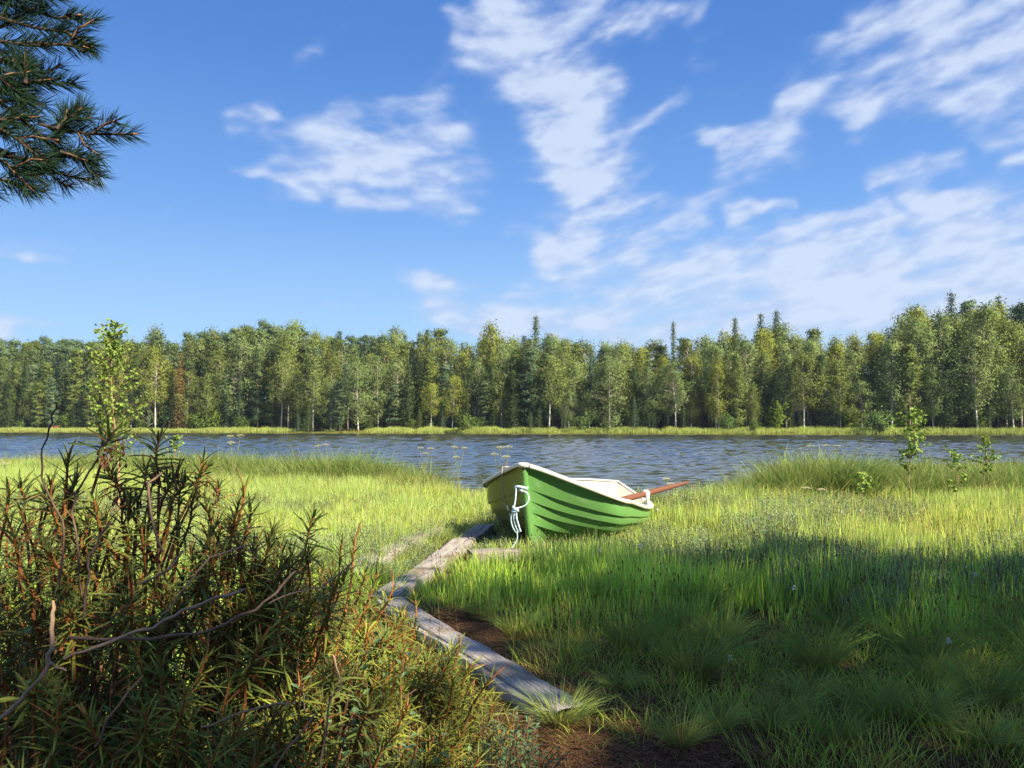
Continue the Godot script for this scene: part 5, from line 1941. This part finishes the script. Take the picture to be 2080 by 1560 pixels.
func pine() -> void:
	rng.seed = 90
	var at := Vector3(-2.7, land(-2.7, -2.3), -2.3)
	var o := thing("pine_tree", "near pine whose needled twigs reach in from the upper left corner", "pine", at)
	var tr := Shape.new()
	var tp := []
	var trd := []
	for k in 12:
		var t := k / 11.0
		tp.push_back(Vector3(sin(t * 5.0) * 0.08, t * 8.0 - 0.1, cos(t * 4.0) * 0.06))
		trd.push_back(lerpf(0.13, 0.02, t))
	tr.tube(tp, trd, 10, lin(0.20, 0.13, 0.10), lin(0.36, 0.17, 0.08), 0.06, rng)
	part("trunk", tr.mesh(true), M.bark, o)
	var twigs := [
		[Vector3(-1.292, 2.047, -2.000), Vector3(-1.274, 2.053, -2.020), Vector3(-1.215, 2.008, -2.040), Vector3(-1.177, 1.968, -2.060), Vector3(-1.155, 1.950, -2.080)],
		[Vector3(-1.111, 1.923, -2.000), Vector3(-1.077, 1.916, -2.020), Vector3(-1.045, 1.905, -2.040)],
		[Vector3(-1.167, 1.993, -2.000), Vector3(-1.127, 1.986, -2.020), Vector3(-1.061, 1.981, -2.040), Vector3(-0.959, 1.988, -2.060)],
		[Vector3(-1.332, 2.286, -2.050), Vector3(-1.312, 2.294, -2.070), Vector3(-1.235, 2.278, -2.090), Vector3(-1.163, 2.277, -2.110), Vector3(-1.114, 2.249, -2.130)],
		[Vector3(-1.398, 2.378, -2.150), Vector3(-1.377, 2.387, -2.170), Vector3(-1.322, 2.382, -2.190), Vector3(-1.249, 2.365, -2.210), Vector3(-1.199, 2.383, -2.230)],
		[Vector3(-1.293, 2.082, -2.000), Vector3(-1.275, 2.088, -2.020), Vector3(-1.229, 2.111, -2.040), Vector3(-1.177, 2.119, -2.060), Vector3(-1.128, 2.128, -2.080)],
		[Vector3(-1.230, 2.067, -1.900), Vector3(-1.213, 2.073, -1.920), Vector3(-1.205, 2.062, -1.940), Vector3(-1.183, 2.036, -1.960)],
		[Vector3(-1.193, 1.926, -1.850), Vector3(-1.177, 1.931, -1.870), Vector3(-1.151, 1.916, -1.890), Vector3(-1.103, 1.873, -1.910)],
		[Vector3(-1.353, 1.955, -2.100), Vector3(-1.311, 1.960, -2.120), Vector3(-1.257, 1.930, -2.140), Vector3(-1.187, 1.914, -2.160), Vector3(-1.138, 1.908, -2.180)],
		[Vector3(-1.222, 1.826, -1.900), Vector3(-1.205, 1.830, -1.920), Vector3(-1.184, 1.823, -1.940), Vector3(-1.166, 1.812, -1.960)],
		[Vector3(-1.159, 1.839, -1.800), Vector3(-1.144, 1.844, -1.820), Vector3(-1.118, 1.825, -1.840), Vector3(-1.089, 1.821, -1.860)],
		[Vector3(-1.361, 2.204, -2.100), Vector3(-1.341, 2.211, -2.120), Vector3(-1.309, 2.213, -2.140), Vector3(-1.295, 2.210, -2.160)],
		[Vector3(-1.111, 1.972, -1.980), Vector3(-1.103, 2.000, -2.000), Vector3(-1.080, 2.035, -2.020)],
		[Vector3(-1.366, 2.381, -2.100), Vector3(-1.346, 2.390, -2.120), Vector3(-1.285, 2.393, -2.140), Vector3(-1.215, 2.393, -2.160)],
		[Vector3(-1.226, 1.967, -1.900), Vector3(-1.210, 1.973, -1.920), Vector3(-1.193, 1.984, -1.940), Vector3(-1.185, 1.998, -1.960)],
		[Vector3(-1.265, 2.177, -1.950), Vector3(-1.240, 2.185, -1.970), Vector3(-1.191, 2.184, -1.990), Vector3(-1.117, 2.197, -2.010), Vector3(-1.076, 2.199, -2.030)],
		[Vector3(-1.171, 2.073, -1.950), Vector3(-1.180, 2.102, -1.970), Vector3(-1.190, 2.135, -1.990)],
		[Vector3(-1.122, 1.941, -2.000), Vector3(-1.127, 1.976, -2.020), Vector3(-1.135, 1.993, -2.040)],
	]
	# limbs from the trunk to where the twigs begin
	for e in [[2.6, Vector3(-1.262, 2.05, -2.0)], [2.9, Vector3(-1.32, 2.20, -2.06)], [3.1, Vector3(-1.36, 2.37, -2.13)], [2.3, Vector3(-1.30, 1.95, -2.08)]]:
		var s := Shape.new()
		var a := Vector3(0, e[0], 0)
		var b: Vector3 = e[1] - at
		s.tube([a, a.lerp(b, 0.4) + Vector3(0, 0.10, 0), a.lerp(b, 0.75) + Vector3(0, 0.06, 0.02), b], [0.028, 0.02, 0.012, 0.006], 7, lin(0.22, 0.13, 0.08), lin(0.16, 0.10, 0.07), 0.1, rng)
		part("limb", s.mesh(true), M.bark, o)
	for w in twigs:
		var pts := []
		for p in w:
			pts.push_back(p - at)
		var s := Shape.new()
		var rad := []
		for k in pts.size():
			rad.push_back(lerpf(0.0048, 0.0028, float(k) / (pts.size() - 1)))
		s.tube(pts, rad, 6, lin(0.06, 0.04, 0.032), lin(0.08, 0.048, 0.034), 0.15, rng)
		# buds at the tip
		var d: Vector3 = (pts[pts.size() - 1] - pts[pts.size() - 2]).normalized()
		s.tube([pts[pts.size() - 1], pts[pts.size() - 1] + d * 0.012], [0.004, 0.001], 5, lin(0.30, 0.13, 0.06), lin(0.34, 0.16, 0.08))
		var len := 0.0
		for k in pts.size() - 1:
			len += pts[k].distance_to(pts[k + 1])
		var nd := Shape.new()
		for q in 2:
			# short side shoots
			var f := rnd(0.15, 0.85) * (pts.size() - 1)
			var i0 := int(f)
			var root: Vector3 = pts[i0].lerp(pts[i0 + 1], f - i0)
			var along_: Vector3 = (pts[i0 + 1] - pts[i0]).normalized()
			var dir := (along_ + Vector3(rnd(-0.6, 0.6), rnd(-0.9, 0.9), rnd(-0.8, 0.8))).normalized()
			var sub := [root, root + dir * rnd(0.03, 0.05), root + (dir + along_ * 0.3).normalized() * rnd(0.06, 0.09)]
			s.tube(sub, [0.003, 0.0028, 0.0022], 5, lin(0.15, 0.085, 0.06), lin(0.22, 0.11, 0.06))
			needles(nd, sub, 0.1, 60, 0.05)
		needles(nd, pts, 0.12, int(800 * len) + 40, 0.052)
		var tw := part("twig", s.mesh(true), M.wood, o)
		part("needles", nd.mesh(), M.needle, tw).set_meta("kind", "stuff")
	# more twigs beyond the frame's edge and above it, so that the branch goes on
	for k in 46:
		var root := Vector3(rnd(-1.62, -1.22), rnd(1.8, 2.65), rnd(-2.3, -1.85)) - at
		if k > 22:
			root = Vector3(rnd(-2.3, -1.3), rnd(2.5, 3.1), rnd(-2.5, -1.9)) - at
		var dir := Vector3(rnd(0.2, 1.0), rnd(-0.4, 0.4), rnd(-0.4, 0.4)).normalized()
		var pts := [root, root + dir * 0.06, root + dir * 0.12 + Vector3(0, 0.012, 0)]
		var s := Shape.new()
		s.tube([root - dir * 0.15 + Vector3(-0.05, 0.03, 0), root, pts[2]], [0.006, 0.005, 0.003], 5, lin(0.06, 0.04, 0.032), lin(0.08, 0.048, 0.034))
		var tw := part("twig", s.mesh(true), M.wood, o)
		var nd := Shape.new()
		needles(nd, pts, 0.0, 130, 0.052)
		part("needles", nd.mesh(), M.needle, tw).set_meta("kind", "stuff")
	# an old brown cone near the upper tip
	var c := Shape.new()
	var cp := Vector3(-1.095, 2.232, -2.06) - at
	for k in 26:
		var t := k / 26.0
		var a := k * 2.4
		var r := 0.009 * sin(t * PI * 0.85 + 0.35)
		var p := cp + Vector3(cos(a) * r, -t * 0.028, sin(a) * r)
		c.leaf(p, Vector3(cos(a), -0.7, sin(a)).normalized(), Vector3(-sin(a), 0, cos(a)), Vector3(cos(a), 0.7, sin(a)).normalized(), 0.010, 0.009, lin(0.30, 0.15, 0.07) * rnd(0.8, 1.2), lin(0.36, 0.2, 0.1))
	part("cone", c.mesh(), M.wood, o)


func litter() -> void:
	# fallen needles and straw on the open peat
	rng.seed = 404
	var s := Shape.new()
	for k in 40:
		var a := rnd(0, TAU)
		var p := Vector3(rnd(-0.1, 0.1), rnd(0.004, 0.02), rnd(-0.1, 0.1))
		var d := Vector3(cos(a), rnd(-0.05, 0.15), sin(a)).normalized()
		s.blade(p, d, d.cross(Vector3.UP).normalized(), rnd(0.03, 0.10), 0.0028, Vector3(rnd(-0.01, 0.01), -0.004, rnd(-0.01, 0.01)), lin(0.19, 0.095, 0.045), lin(0.27, 0.17, 0.085) * rnd(0.6, 1.2), 2)
	var where := []
	var tints := []
	for k in 7000:
		var x := rnd(-2.0, 3.2)
		var z := rnd(-9.0, -2.4)
		var pd := path_distance(x, z)
		var b := bare(x, z)
		if pd < 0.0 and rng.randf() < 0.93:
			continue
		if rng.randf() > b * 1.3 + (0.35 if pd < 0.3 and pd > 0.0 else 0.05):
			continue
		where.push_back(Transform3D(Basis(Vector3.UP, rnd(0, TAU)), Vector3(x, land(x, z) + (0.06 if pd < 0.0 else 0.0), z)))
		tints.push_back(Color(1, rnd(0.8, 1.1), rnd(0.7, 1.1)) * rnd(0.35, 0.9))
	scatter("straw_litter", "brown fallen needles and dry straw on the peat beside the planks", s.mesh(), M.wood, where, tints, "litter")
	var r := Shape.new()
	for e in [[[Vector3(0.49, 0.03, -3.34), Vector3(0.535, 0.055, -3.29), Vector3(0.575, 0.06, -3.26), Vector3(0.575, 0.04, -3.2), Vector3(0.59, 0.02, -3.1), Vector3(0.60, -0.02, -2.98)], 0.013]]:
		r.tube(e[0], e[0].map(func(_p): return e[1]), 7, lin(0.34, 0.30, 0.27), lin(0.30, 0.26, 0.23), 0.15, rng)
	tag(part("root", r.mesh(true), M.bark, self), "bare grey crooked root on the peat at the lower edge", "root")
	var r2 := Shape.new()
	r2.tube([Vector3(0.34, 0.0, -3.36), Vector3(0.40, 0.035, -3.33), Vector3(0.47, 0.03, -3.345), Vector3(0.52, 0.0, -3.35)], [0.008, 0.01, 0.009, 0.006], 6, lin(0.28, 0.22, 0.18), lin(0.28, 0.22, 0.18), 0.15, rng)
	tag(part("root", r2.mesh(true), M.bark, self), "thin brown root beside the crooked grey one", "root")
